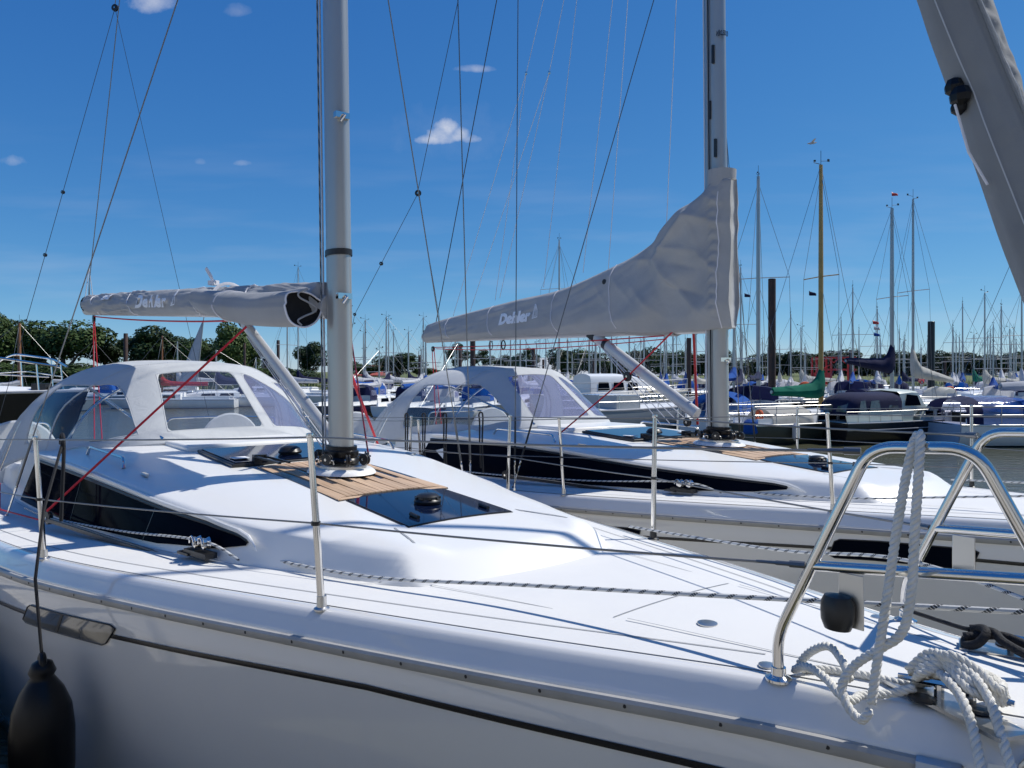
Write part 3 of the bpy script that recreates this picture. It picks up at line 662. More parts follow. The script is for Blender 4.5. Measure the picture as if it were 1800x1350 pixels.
    if near:
        m = MB(); m.tube([fs(1.5), fs(1.62)], .05, 16); m.lathe([(.075, 0), (.078, .02), (.05, .03), (.05, .07), (.078, .08), (.075, .1)], fs(1.55), 24); m.build('furling_drum', 'black', Y)
        rows = []
        zz = [1.75 + .0125 * i for i in range(180)] + [4.1 + .4 * i for i in range(26)]
        RS = lambda z: sp(z, [1.75, 1.95, 2.3, 2.8, 3.2, 5, 10, 14.2], [.033, .052, .066, .076, .082, .10, .08, .04])
        A0 = lambda z: R(138) + (2.95 - z) * .62                # the zipped edge winds slowly round the sail
        dA = lambda a, b: ((a - b + math.pi) % (2 * math.pi)) - math.pi
        def rad(z, a):
            d0 = dA(a, A0(z)); q = 1 + .05 * math.sin(a * 2 + z * 1.3) + .03 * math.sin(3 * a - z * 2.6)
            if 0.05 < d0 < 1.3: q += math.exp(-((d0 - .42) / .34)**2) * (.055 * math.sin(z * 55 + 3 * math.sin(z * 8) - d0 * 4) + .03 * math.sin(z * 97 + d0 * 5))
            q += .085 * math.exp(-(d0 / .07)**2) + .04 * math.exp(-((d0 + .20) / .05)**2)
            d1 = dA(a, R(84) + (2.95 - z) * .30); q += .10 * (1 / (1 + math.exp(d1 * 22))) * math.exp(-max(0, -d1) * 1.1) + .045 * math.exp(-(d1 / .05)**2)
            q += .10 * noise.noise(Vector((math.cos(a) * 1.2, math.sin(a) * 1.2, z * 1.7))) + .04 * noise.noise(Vector((math.cos(a) * 3, math.sin(a) * 3, z * 5.5)))
            q -= .16 * math.exp(-((z - 2.80) / .05)**2) * math.exp(-(dA(a, R(66)) / .5)**2)
            return RS(z) * q
        for z in zz:
            c = fs(z); rows.append([c + Vector((rad(z, 2 * math.pi * k / 120) * math.cos(2 * math.pi * k / 120), rad(z, 2 * math.pi * k / 120) * math.sin(2 * math.pi * k / 120), 0)) for k in range(120)])
        m = MB(); m.grid(rows, closed=True); G = m.build('furled_genoa', 'sock', Y, auto=180)
        for off, rr_, nm_, mt_ in ((.0, .0045, 'zip_cover', 'sock'), (.16, .0022, 'zip_piping', 'hood'), (None, .0016, 'seam_piping', 'hood')):
            pts = []
            for z in zz[::2][:92]:
                a = (A0(z) + off) if off is not None else R(84) + (2.95 - z) * .30
                r_ = rad(z, a) * 1.012; pts.append(fs(z) + Vector((r_ * math.cos(a), r_ * math.sin(a), 0)))
            m = MB(); m.tube(pts, rr_, 6); m.build(nm_, mt_, G)
        zc = 2.80; a = R(64); c = fs(zc) + Vector((.09 * math.cos(a), .09 * math.sin(a), 0))
        m = MB()
        for i, (dz, da, r) in enumerate(((.026, 0, .022), (0, 5, .025), (-.024, -4, .019))):
            q = fs(zc + dz) + Vector((.088 * math.cos(a + R(da)), .088 * math.sin(a + R(da)), 0)); m.lathe([(r * .3, -r), (r * .9, -r * .5), (r, .1 * r), (r * .7, r * .8), (r * .2, r)], q, 8, sx=1.0, sy=.8)
        m.build('sock_buckle', 'rubber', G, smooth=False)
        m = MB(); m.tube([c + Vector((0, .01, -.02)), c + Vector((-.03, .012, -.14)), c + Vector((-.065, .0, -.22))], .003, 8); m.build('sock_lanyard', 'piping', G)
    else:
        m = MB(); m.tube([(.2, 0, 1.5), top], .03, 10); m.build('forestay_foil', 'whitec', Y)
    return Y, CR, dict(deckz=deckz, hullp=hullp, along=along, top=top, z0=z0, part=root_part, block=block, MA=MA)
# ---------------------------------------------------------------- sprayhood
HR = [  # rows from the foot at the front to the rear arch, each from the middle to the starboard foot
    [(6.20, 0, 1.60), (6.20, .30, 1.60), (6.22, .53, 1.585), (6.42, .74, 1.55), (6.70, .93, 1.50)],
    [(6.36, 0, 1.72), (6.36, .30, 1.715), (6.40, .52, 1.70), (6.58, .78, 1.65), (6.80, .98, 1.55)],
    [(7.05, 0, 2.19), (7.05, .26, 2.175), (7.05, .47, 2.12), (7.10, .86, 1.86), (7.15, 1.10, 1.48)],
    [(7.25, 0, 2.23), (7.25, .34, 2.215), (7.26, .62, 2.15), (7.34, 1.03, 1.86), (7.40, 1.17, 1.45)],
    [(7.75, 0, 2.26), (7.75, .42, 2.24), (7.78, .80, 2.15), (7.90, 1.14, 1.84), (8.00, 1.27, 1.36)],
    [(8.05, 0, 2.26), (8.06, .46, 2.235), (8.12, .87, 2.11), (8.30, 1.21, 1.78), (8.62, 1.40, 1.22)],
    [(8.12, 0, 2.24), (8.13, .46, 2.215), (8.19, .87, 2.09), (8.40, 1.22, 1.76), (8.74, 1.42, 1.18)]]
def hoodp(a, b, s=1):                                         # a: 0 middle .. 1 foot, b: 0 front .. 6 rear
    cols = [[r[k][j] for k in range(5)] for r in HR for j in range(3)]
    xs = [0, .25, .5, .75, 1.]
    p = []
    for j in range(3):
        ys = [sp(a, xs, [r[k][j] for k in range(5)]) for r in HR]; p.append(sp(b, [0, 1, 2, 3, 4, 5, 6], ys))
    return Vector((p[0], p[1] * s, p[2]))
def sprayhood(Y, var, cover=None):
    near = var == 1
    fine_a = sorted(set([i / 44. for i in range(45)] + [.04, .26, .36, .42, .565, .62, .92, .93])); fine_b = sorted(set([.12 * i for i in range(51)] + [.85, 1.9, 2.3, .75, 3.9, 4.1, 2.4]))
    holes = [None, (.62, .93, .85, 4.1)]
    # front pane is one piece across the middle
    holes[0] = (.0, .42, .85, 1.9)
    aa = sorted(set([-x for x in fine_a] + fine_a))
    def inh(a, b):
        if -.26 < a < .42 and .85 < b < 1.9 or -.92 < a < -.36 and .85 < b < 1.9: return True
        for a0, a1, b0, b1 in holes:
            if a0 < a < a1 and b0 < b < b1: return True
        if -.93 < a < -.62 and 2.3 < b < 4.1: return True
        return False
    rows = [[hoodp(abs(a), b, 1 if a >= 0 else -1) for a in aa] for b in fine_b]
    m = MB(); m.grid(rows, skip=lambda i, k: inh((aa[k] + aa[k + 1]) / 2, (fine_b[i] + fine_b[i + 1]) / 2))
    H = m.build('sprayhood', 'hood', Y, auto=180, thick=.006)
    def pane(a0, a1, b0, b1, s, nm='clear_pane', mat='vinyl'):
        n = 12; m = MB(); m.grid([[hoodp(abs(a0 + (a1 - a0) * k / n), b0 + (b1 - b0) * i / n, (1 if a0 + (a1 - a0) * k / n >= 0 else -1) * s) for k in range(n + 1)] for i in range(n + 1)])
        m.build(nm, mat, H, auto=180)
        ring = [(a0 + (a1 - a0) * k / 10, b0) for k in range(11)] + [(a1, b0 + (b1 - b0) * k / 10) for k in range(1, 11)] + [(a1 + (a0 - a1) * k / 10, b1) for k in range(1, 11)] + [(a0, b1 + (b0 - b1) * k / 10) for k in range(1, 11)]
        m = MB(); m.tube([hoodp(abs(a), b, (1 if a >= 0 else -1) * s) for a, b in ring], .006, 5, caps=False); m.build('pane_hem', 'hood', H, auto=180)
        # filleted canvas corners
        for ca, cb, da, db in ((a0, b0, 1, 1), (a1, b0, -1, 1), (a1, b1, -1, -1), (a0, b1, 1, -1)):
            ka, kb = .055 * da, .22 * db
            pts = [(ca, cb)] + [(ca + ka * (1 - math.sin(R(90 * t / 6.))), cb + kb * (1 - math.cos(R(90 * t / 6.)))) for t in range(7)]
            P = [hoodp(min(1, abs(a)), b, (1 if a >= 0 else -1) * s) for a, b in pts]; m = MB(); m.add(P, [(0, i, i + 1) for i in range(1, 7)]); m.build('canvas_corner', 'hood', H, thick=.005)
    pane(-.26, .42, .85, 1.9, 1, mat='vinyl' if near else 'vinyl_h'); pane(.36, .92, .85, 1.9, -1, mat='vinyl_h')
    pane(.62, .93, .85, 4.1, 1); pane(.62, .93, 2.3, 4.1, -1, mat='vinyl_h')
    for bz in (3.0, 5.0):                                      # bows pushing through, seams
        m = MB(); m.tube([hoodp(abs(a), bz, 1 if a >= 0 else -1) + Vector((0, 0, .004)) for a in [i / 20. for i in range(-20, 21)]], .007, 6); m.build('hood_seam', 'hood', H)
    m = MB(); m.tube([hoodp(abs(a), 6, 1 if a >= 0 else -1) for a in [i / 20. for i in range(-20, 21)]], .013, 8); m.build('rear_hem', 'hood', H)
    m = MB(); m.tube([hoodp(abs(a), 2.02, 1 if a >= 0 else -1) - Vector((-.02, 0, .02)) for a in [i / 20. for i in range(-20, 21)]], .012, 8); m.build('hood_frame', 'steel', H)
    m = MB(); m.tube([hoodp(abs(a), 4.95, 1 if a >= 0 else -1) * 1.0 - Vector((0, 0, .02)) for a in [i / 20. for i in range(-20, 21)]], .012, 8); m.build('hood_frame', 'steel', H)
    m = MB(); m.tube([(6.25, .5, 1.62), (7.6, .8, 2.0)], .012, 8); m.build('hood_strut', 'steel', H)
    for s in (1, -1):                                          # wing running aft down to the coaming
        rr = []
        for i in range(12):
            t = i / 11.; a = .55 + .45 * t; p = hoodp(a, 6, s); q = p + Vector((.42 * t * t, s * .02, -.02)); rr.append([p.lerp(q, k / 4.) for k in range(5)])
        m = MB(); m.grid(rr); m.build('hood_wing', 'hood', H, thick=.005)
        for a in (.2, .36):
            p = hoodp(a, 2.6, s); m = MB(); m.lathe([(.008, 0), (.006, .006)], p + Vector((0, 0, .002)), 8); m.build('hood_stud', 'piping', H)
    # cockpit: coamings and wheels under round covers
    for s in (1, -1):
        m = MB(); rr = []
        for u in [6.9 + .2 * i for i in range(20)]:
            z = zd(u) - .02; h = ip(u, [6.9, 7.6, 9.5, 10.7], [.36, .30, .26, .16]); c = 1.30
            rr.append([Vector((u, s * v, zz)) for v, zz in ((c, z), (c - .03, z + h * .8), (c - .08, z + h), (c - .26, z + h), (c - .30, z + h * .85), (c - .30, z - .3))])
        m.grid(rr); m.build('coaming', 'gel', Y)
        w = MB(); w.lathe([(.36, -.02), (.38, 0), (.36, .02), (.2, .05), (.02, .055)], (0, 0, 0), 32, 'x'); w.v = [(x + 9.8, y + s * 1.15, z + 1.24) for x, y, z in w.v]; w.build('wheel_cover', 'hood', Y)
        m = MB(); m.lathe([(.05, 0), (.07, .03), (.055, .09), (.05, .14), (.075, .15)], (8.9, s * 1.12, zd(8.9) + .24), 20); W = m.build('winch', 'black', Y)
        m = MB(); m.lathe([(.03, 0), (.03, .03)], (8.9, s * 1.12, zd(8.9) + .39), 12); m.build('winch_socket', 'steel', W)
    m = MB(); m.lathe([(.11, 0), (.15, .02), (.16, .08), (.13, .13), (.10, .20), (.02, .21)], (8.55, .55, 1.24), 14, sx=1.4); m.build('covered_winch', 'canvas_in', Y)

# ---------------------------------------------------------------- boom, its cover, vang, running lines
def print_on(Y, par, fn, txt, size, s0, zc, off, hgt=None, aspect=1., bold=.01):
    vs, fs = text_mesh(txt, size, bold=bold); o = MB()
    xm = max(v[0] for v in vs)
    m = MB(); m.add([fn(s0 - v[0] * aspect, zc + v[1], off) for v in vs], fs); return m.build('lettering', 'print', par, smooth=False)
def logo_on(par, fn, s0, zc, k, off):
    def line(pts, w):
        out = MB()
        for (a, b) in zip(pts, pts[1:]):
            d = Vector((b[0] - a[0], b[1] - a[1])).normalized(); n = Vector((-d.y, d.x)) * w / 2; e = d * w / 2
            q = [(a[0] - e.x + n.x, a[1] - e.y + n.y), (a[0] - e.x - n.x, a[1] - e.y - n.y), (b[0] + e.x - n.x, b[1] + e.y - n.y), (b[0] + e.x + n.x, b[1] + e.y + n.y)]
            out.add([fn(s0 - x * k, zc + y * k, off) for x, y in q], [(0, 1, 2, 3)])
        return out
    m = line([(0, 0), (0, 1.0), (.12, .98), (.45, .55), (.62, .05), (.05, 0)], .07); m.build('sail_emblem', 'print', par, smooth=False)
    m = line([(.14, .12), (.14, .88), (.30, .50), (.38, .35), (.40, .14), (.14, .12)], .05); m.build('sail_emblem', 'print', par, smooth=False)

def rig1(Y, K):
    al = math.atan2(.41, 5.3); ca, sa = math.cos(al), math.sin(al)
    def zc(s): return 2.60 + (2.93 - 2.60) * (s / 5.45)
    def F(s, lat, dz): return Vector((4.30 + s * ca - lat * sa, .04 + s * sa + lat * ca, zc(s) + dz))
    def wrink(s, q):
        kq = 1.35 - 1.2 * math.exp(-((s - 2.65) / .55)**4)
        return kq * (.016 * noise.noise(Vector((s * 2.2 + q * 1.5, q * 2.5, 3.1))) + .010 * noise.noise(Vector((s * 7 - q * 4, q * 3, 1.7))) + .008 * math.sin(s * 9 + q * 2.4) * math.sin(s * 1.7))
    def sec(s):
        hh = sp(s, [0, .5, 1.5, 3.0, 5.0, 5.35, 5.5], [.105, .105, .108, .115, .108, .102, .085]); ww = sp(s, [0, 1, 3, 5.3, 5.5], [.10, .11, .12, .11, .09]); return hh, ww
    def surf(s, a):
        hh, ww = sec(s); x = math.cos(a); z = math.sin(a)
        f = 1 + wrink(s, a) * 7
        tie = sum(math.exp(-((s - q) / .05)**2) for q in (1.45, 3.95)) * .12
        f -= tie
        lat = ww * math.copysign(abs(x)**.75, x) * f * (1.0 if z < 0 else 1 - .35 * z); dz = hh * math.copysign(abs(z)**.85, z) * f
        return F(s, lat, dz)
    rows = [[surf(s, 2 * math.pi * k / 72) for k in range(72)] for s in [.025 * i for i in range(221)]]
    B = part('boom', 'alu_white', Y, lambda m: m.tube([F(-.05, 0, -.05), F(5.62, 0, -.05)], .062, 16, ell=(1.2, .8)))
    m = MB(); m.grid(rows, closed=True); n = len(m.v); m.f += [tuple(range(71, -1, -1))]; CV_ = m.build('sail_cover', 'canvas', B, auto=180)
    m = MB(); m.lathe([(.075, 0), (.085, .01), (.06, .03)], (0, 0, 0), 16, 'x'); m.v = [tuple(F(5.53, 0, 0) + Vector((x, y, z * 1.2))) for x, y, z in m.v]; m.build('cover_end', 'canvas_in', CV_)
    def onface(s, z, off):                                     # starboard face
        hh, ww = sec(s); best = None
        a = math.asin(max(-1, min(1, math.copysign(min(1, abs(z / hh))**(1 / .85), z)))); p = surf(s, a); return p + Vector((-sa, ca, 0)) * off
    print_on(Y, CV_, onface, 'Dehler', .150, 3.30, -.045, .022, aspect=1.95, bold=.006)
    logo_on(CV_, onface, 2.36, -.035, .135, .022)
    print_on(Y, CV_, onface, 'SUPPORT', .055, 4.55, .045, .02, aspect=1.4)
    for s in (.95, 1.9, 3.62, 4.9):
        m = MB(); m.tube([surf(s + .05 * math.sin(2 * a), a) + (surf(s, a) - F(s, 0, 0)).normalized() * .004 for a in [math.pi * (-.55 + 1.1 * k / 20) for k in range(21)]], .006, 6); m.build('cover_tie', 'piping', CV_)
    # the loose forward part of the cover, rolled up and hanging beside the boom
    rr = []; path = curve([F(1.85, .10, .02), F(1.45, .14, -.01), F(1.0, .165, -.035), F(.5, .17, -.06), F(-.02, .15, -.055)], 12)
    m = MB(); nP = len(path)
    for i, c in enumerate(path):
        t = i / (nP - 1); rad = ip(t, [0, .15, .5, .9, 1], [.07, .105, .115, .130, .125]); r = []
        for k in range(48):
            a = 2 * math.pi * k / 48
            q = 1 + .05 * math.sin(2 * a + t * 5) + .03 * math.sin(5 * a - t * 7) + .06 * noise.noise(Vector((math.cos(a) * 1.5, math.sin(a) * 1.5, t * 5))) + (.10 * (k / 48.) - .05)
            r.append(c + Vector((sa * 0 + .3 * rad * math.sin(a) * (1 if t > .8 else 0) * (t - .8), math.cos(a) * rad * q, math.sin(a) * rad * q * (.95 - .15 * t) + .02 * t * math.sin(2 * a + 1))))
        rr.append(r)
    m.grid(rr, closed=True); RC = m.build('rolled_cover', 'canvas', B, auto=75)
    c = path[-1]; inn = []
    for j, (sc, dx) in enumerate(((.995, 0), (.93, .006), (.88, .03), (.80, .035))):
        inn.append([c + (p - c) * sc + Vector((dx, 0, 0)) for p in rr[-1]])
    m = MB(); m.grid(inn, closed=True); m.f += [tuple((3 * 48) + k for k in range(48))]; m.build('roll_lining', 'canvas_in', RC, auto=180)
    m = MB()
    sw = [c + Vector((.01, .135 * (1 - .10 * t) * math.cos(R(75 + 40 * t)) * (1 - t / 9.), .13 * math.sin(R(75 + 40 * t)) * (1 - t / 9.))) for t in range(0, 9)]
    zz = [c + Vector((-.004, -.02 + .06 * math.sin(t * 1.1), .11 - .028 * t)) for t in range(9)]
    m.tube(curve(zz, 4), .006, 6); m.build('roll_edge', 'canvas', RC)
    m = MB(); m.tube([c + (p - c) * 1.01 + Vector((-.003, 0, 0)) for p in rr[-1] + rr[-1][:1]], .006, 6); m.build('roll_hem', 'piping', RC)
    m = MB(); m.tube([rr[int(nP * .5)][k] + (rr[int(nP * .5)][k] - path[int(nP * .5)]).normalized() * .004 + Vector((.04 * math.cos(2 * math.pi * k / 48), 0, 0)) for k in range(49 - 1)], .006, 6); m.build('cover_tie', 'piping', RC)
    kn = F(1.62, .06, .14)                                     # knotted webbing strap on top
    m = MB(); m.box(kn, (.07, .05, .035), Matrix.Rotation(.4, 3, 'Z')); m.tube([kn, kn + Vector((.03, .01, .05)), kn + Vector((.09, .03, .12))], [.014, .018, .016], 6, ell=(1, .35)); m.tube([kn, kn + Vector((-.05, .01, .01)), kn + Vector((-.12, .02, -.01))], .012, 6, ell=(1, .4)); m.build('strap_knot', 'piping', CV_)
    ring = [F(1.47, .135 * math.cos(a), .135 * math.sin(a)) for a in [2 * math.pi * k / 24 for k in range(25)]]; m = MB(); m.tube(ring, .010, 6, ell=(.4, 1.4)); m.build('cover_strap', 'piping', CV_)
    # mainsheet blocks and red falls
    e = F(5.3, 0, -.17); K['block'](e, .045, 0, nm='boom_block')
    for d in (-.035, .03): part('mainsheet', 'red', Y, lambda m: m.tube([e + Vector((d, 0, -.02)), Vector((9.3 + d * 1.6, .45 + d, 1.25))], .006, 6))
    part('mainsheet', 'red', Y, lambda m: m.tube(sag(e + Vector((-.02, 0, .03)), F(1.9, .03, -.16), .015) + [F(1.0, .02, -.14)], .007, 6))
    # vang
    a, b = F(1.22, .02, -.12), Vector((4.27, .0, 1.74)); part('vang_strut', 'alu_white', Y, lambda m: m.tube([a, b], .036, 12, ell=(1.15, .85)))
    part('vang_band', 'black', Y, lambda m: m.tube([a.lerp(b, .03), a.lerp(b, .055)], .039, 12, ell=(1.15, .9)))
    for k in range(3): part('vang_tackle', 'wire_light', Y, lambda m: m.tube([a.lerp(b, .12) + Vector((0, .01 * k, -.05)), b + Vector((.05 + .03 * k, .012 * k, -.06))], .004, 5))
    K['block'](a.lerp(b, .30) + Vector((.0, 0, -.10)), .035, 0, nm='vang_block')
    # topping lift and split backstay
    t = K['top']
    part('topping_lift', 'wire', Y, lambda m: m.tube([F(5.50, 0, .10), F(5.50, 0, .25), t], [.010, .005, .005], 6))
    for d in (-.02, .02): part('lift_bridle', 'wire_light', Y, lambda m: m.tube([F(5.50, d * 2, .08), F(5.50, 0, .42)], .005, 5))
    bk = Vector((10.57, .05, 6.8)); K['block'](bk, .045, R(40), nm='backstay_block')
    part('backstay', 'wire', Y, lambda m: m.tube([bk + Vector((0, 0, .04)), t + Vector((.3, 0, 0))], .0045, 6))
    L1 = Vector((11.1, 1.35, 1.1)); part('backstay_leg', 'wire_dark', Y, lambda m: m.tube([bk, L1], .0035, 5))
    part('backstay_leg', 'wire_dark', Y, lambda m: m.tube([bk, Vector((11.1, -1.35, 1.1))], .003, 5))
    for q in (.42, .56): K['block'](bk.lerp(L1, q), .022, R(40), nm='cascade_block')
    # red preventer down to the lead block on the side deck
    part('barber_hauler', 'red', Y, lambda m: m.tube([F(.55, .26, -.19), Vector((5.50, 1.37, zd(5.5) + .13))], .0075, 8))
    part('barber_hauler', 'red', Y, lambda m: m.tube([F(.55, .26, -.19), Vector((5.55, 1.38, zd(5.5) + .10))], .004, 6))
    part('control_line', 'red', Y, lambda m: m.tube([Vector((5.55, 1.38, zd(5.5) + .06)), Vector((6.9, 1.52, zd(6.9) + .03)), Vector((8.6, 1.40, zd(8.6) + .1))], .006, 6))
    part('control_line', 'red', Y, lambda m: m.tube([Vector((6.5, -1.55, 1.10)), Vector((6.07, -1.3, 1.44)), Vector((4.67, -.3, 2.18)), Vector((4.4, -.1, 2.33))], [.006, .009, .013, .012], 6))
    part('control_line', 'fleckred', Y, lambda m: m.tube([Vector((4.05, -.13, K['z0'] + .1)), Vector((4.216, -.1, 2.34)), Vector((4.376, -.1, 3.83)), Vector((4.5, -.09, 7.0))], .005, 6, uvs=True))

def rig2(Y, K):
    def F(s, lat, z): return Vector((4.15 + s, lat, z))
    BOT = lambda s: sp(s, [-.17, .3, 1.5, 5.6], [2.57, 2.55, 2.60, 2.66])
    TOP = lambda s: sp(s, [-.17, .0, .10, .22, .36, .50, .62, .70, .82, 1.0, 1.25, 2.25, 3.2, 4.4, 5.25, 5.6], [3.86, 3.84, 3.80, 3.76, 3.73, 3.655, 3.58, 3.50, 3.44, 3.375, 3.31, 3.13, 3.08, 3.0, 2.94, 2.90])
    WID = lambda s: sp(s, [-.17, -.12, 0, .15, .35, .6, 1.2, 2.5, 4, 5.5, 5.6], [.05, .115, .150, .165, .20, .205, .17, .155, .14, .12, .10])
    CREASES = ((.22, 3.60, .60, 3.24, .055, .055), (.60, 3.24, .02, 2.64, .060, .060), (.22, 3.60, -.13, 3.48, .045, .05), (.62, 3.36, .12, 3.26, .035, .045), (.12, 3.26, -.12, 3.02, .035, .04), (.22, 3.60, .10, 3.30, .03, .04), (1.0, 3.30, .62, 3.24, .035, .05), (.95, 3.02, .45, 2.66, .028, .05), (1.35, 3.18, .9, 2.85, .02, .05), (.05, 3.74, -.13, 3.66, .03, .03), (.45, 2.98, .05, 2.86, -.035, .05), (.38, 3.18, .1, 3.10, -.03, .05), (.75, 3.20, .5, 2.85, -.025, .06), (1.6, 3.12, 1.25, 2.80, .016, .04))
    def folds(s, q):
        f = .018 * noise.noise(Vector((s * 1.6, q * 2.2, 9)))
        # creases fanning from the tack towards the head of the cover
        if s < 1.9:
            w = math.exp(-((s - .35) / .75)**2) * 1.25
            d = s * .85 + q * 1.15
            f += w * (.020 * math.sin(d * 7.2 + 1.2 * math.sin(q * 4)))
            f += w * .018 * noise.noise(Vector((s * 3.2 - q * 2, q * 3.4, 2.2)))
            f += .012 * math.sin(q * 85 + 3 * math.sin(s * 30)) * math.exp(-((s + .05) / .05)**2)
        z = BOT(s) + (TOP(s) - BOT(s)) * q
        if s < 2.2:
            for (x0, z0, x1, z1, am, w_) in CREASES:
                dx, dz = x1 - x0, z1 - z0; t = max(0, min(1, ((s - x0) * dx + (z - z0) * dz) / (dx * dx + dz * dz))); dd = math.hypot(s - x0 - dx * t, z - z0 - dz * t)
                f += 1.25 * am * math.exp(-(dd / (w_ * .95))) * (.35 + .65 * math.sin(math.pi * min(1, .15 + t * .85)))
        f += .014 * noise.noise(Vector((s * 3 + q * 5, q * 6, 4))) * (.3 + q)
        return f
    def halfw(s, q):
        w = WID(s)
        k1 = min(1, max(0, (s - .15) / .9)); k2 = min(1, max(0, s / .25)); L_ = lambda a, b, k: a * (1 - k) + b * k
        prof = sp(q, [0, .04, .18, .5, .8, .93, 1], [.55, .70, .98, L_(1.0, .86, k1), L_(.95, .54, k1), L_(.88, .32, k1), L_(.75, .03, k2)])
        return max(.004, w * prof + folds(s, q) * min(1, 6 * q + .1) * min(1, 5 * (1 - q) + .15))
    ss = [-.17, -.165, -.15, -.12] + [-.09 + .02 * i for i in range(105)] + [2.01 + .06 * i + .03 for i in range(60)]
    ss = [s for s in ss if s < 5.56] + [5.60]
    qs = [i / 64. for i in range(65)]
    for_tilt = lambda s, z: (-.16 if False else 0)
    def pt(s, q, sd, extra=0.):
        b, t = BOT(s), TOP(s); z = b + (t - b) * q
        sx = s
        if s < .15: sx = s + .03 * math.sin(z * 11) * (.17 + s)
        return F(sx, sd * (halfw(s, q) + extra), z)
    rows = [[pt(s, q, 1) for q in qs] + [pt(s, q, -1) for q in qs[::-1]] for s in ss]
    B = part('boom', 'alu_white', Y, lambda m: m.tube([F(.0, 0, 2.60), F(5.66, 0, 2.70)], .07, 18, ell=(1.0, .8)))
    m = MB(); m.grid(rows, closed=True); n = len(rows[0]); m.f += [tuple(range(n)), tuple(len(m.v) - 1 - k for k in range(n))]
    CV_ = m.build('sail_cover', 'canvas', B, auto=180)
    m = MB(); m.tube([F(-.09, 0, 3.78), F(-.10, 0, 3.96)], .125, 24, ell=(1, .95)); m.v = [(x + .06, y, z) for x, y, z in m.v]; m.build('cover_collar', 'canvas', CV_)
    # lower panel along the boom, a little narrower than the bag
    m = MB(); r = []
    for i in range(50):
        s = .5 + 5.14 * i / 49; b = BOT(s); r.append([F(s, .085, b + .10), F(s, .10, b + .05), F(s, .075, b - .01), F(s, 0, b - .035), F(s, -.075, b - .01), F(s, -.10, b + .05), F(s, -.085, b + .10)])
    m.grid(r); m.f += [tuple(range(7)), tuple(len(m.v) - 1 - k for k in range(7))]; m.build('cover_skirt', 'canvas', CV_)
    def qz(s, z): return (z - BOT(s)) / (TOP(s) - BOT(s))
    def onface(s, z, off): return pt(s, max(0, min(1, qz(s, z))), 1, off)
    print_on(Y, CV_, lambda s, z, o: onface(s, z + .022 * (3.36 - s) , o), 'Dehler', .180, 3.38, 2.782, .012, aspect=1.27, bold=.012)
    logo_on(CV_, lambda s, z, o: onface(s, z + .022 * (3.36 - s), o), 2.66, 2.80, .165, .012)
    for s0 in (4.9, 3.75, 2.35, 1.35):                         # bag ties
        m = MB(); m.tube([pt(s0 - .14 * (1 - q)**2 - .02, q, 1, .005) for q in [1 - i / 20. for i in range(20)]], .006, 6); m.build('cover_tie', 'piping', CV_)
    m = MB(); m.tube([pt(-.10, q, 1, .004) for q in [.0 + i / 24. for i in range(23)]], .005, 6); m.build('cover_zip', 'piping', CV_)
    c = pt(1.42, qz(1.42, 3.12), 1, .003); part('cover_grommet', 'black', CV_, lambda m: m.lathe([(.028, -.004), (.028, .004), (.018, .006), (.012, .0)], c, 16, 'y'))
    # vang, tackle
    a, b = F(1.75, 0, 2.60), Vector((4.40, 0, 1.80)); part('vang_strut', 'alu_white', Y, lambda m: m.tube([a, b], .05, 14, ell=(1.15, .85)))
    part('vang_band', 'black', Y, lambda m: m.tube([a.lerp(b, .14), a.lerp(b, .17)], .053, 14, ell=(1.15, .9)))
    part('vang_end', 'black', Y, lambda m: m.tube([a.lerp(b, -.02), a.lerp(b, .05)], .056, 10, ell=(1.2, .9)))
    for k in range(4): part('vang_tackle', 'wire_light', Y, lambda m: m.tube([a.lerp(b, .05 + .1 * (k > 1)) + Vector((0, .012 * k, -.05)), b + Vector((.12 + .10 * k, .012 * k, -.06 - .02 * k))], .005, 5))
    bl = a.lerp(b, .45) + Vector((.02, .08, -.10)); K['block'](bl, .05, 0, nm='vang_block'); K['block'](b + Vector((.12, 0, -.08)), .04, 0, nm='vang_block')
    g = F(.40, .10, 2.60); K['block'](g, .045, 0, nm='boom_block')
    part('barber_hauler', 'red', Y, lambda m: m.tube([g, bl, Vector((5.74, 1.08, zd(5.7) + .10))], .0075, 8))
    part('reef_line', 'red', Y, lambda m: m.tube(sag(F(.62, .05, 2.53), F(5.35, .03, 2.55), .02) , .006, 6))
    part('reef_line', 'red', Y, lambda m: m.tube(sag(F(.62, .02, 2.50), F(5.35, .0, 2.53), .05) , .005, 6))
    e = F(5.45, 0, 2.53); K['block'](e, .04, 0, nm='boom_block'); 
    for d in (-.03, .03): part('mainsheet', 'red', Y, lambda m: m.tube([e + Vector((d, 0, 0)), Vector((9.4 + d, d, 1.3))], .006, 6))
    for s0 in (3.75, 3.45): 
        m = MB(); c = F(s0, .04, 2.53); m.tube([c + Vector((.045 * math.cos(t), 0, .055 * math.sin(t))) for t in [2 * math.pi * k / 16 for k in range(17)]], .008 if s0 < 3.5 else .005, 6); m.build('coiled_tie', 'ropeblack', Y)
    part('control_line', 'red', Y, lambda m: m.tube([Vector((5.8, 1.10, zd(5.8) + .04)), Vector((7.3, 1.40, zd(7.3) + .03)), Vector((8.4, 1.36, zd(8.4) + .06))], .006, 6))
    part('gooseneck_line', 'redpaint', Y, lambda m: m.tube([F(.35, -.06, 2.56), F(.30, -.06, 1.7)], .012, 6))
    t = K['top']
    part('topping_lift', 'wire_dark', Y, lambda m: m.tube([F(5.35, 0, 2.93), F(5.35 - 2.05, 0, 7.9), t], .006, 6))
    bk = Vector((10.1, .0, 4.96)); K['block'](bk, .05, R(40), nm='backstay_block')
    part('backstay', 'wire_dark', Y, lambda m: m.tube([bk + Vector((0, 0, .05)), t + Vector((.3, 0, 0))], .0045, 6))
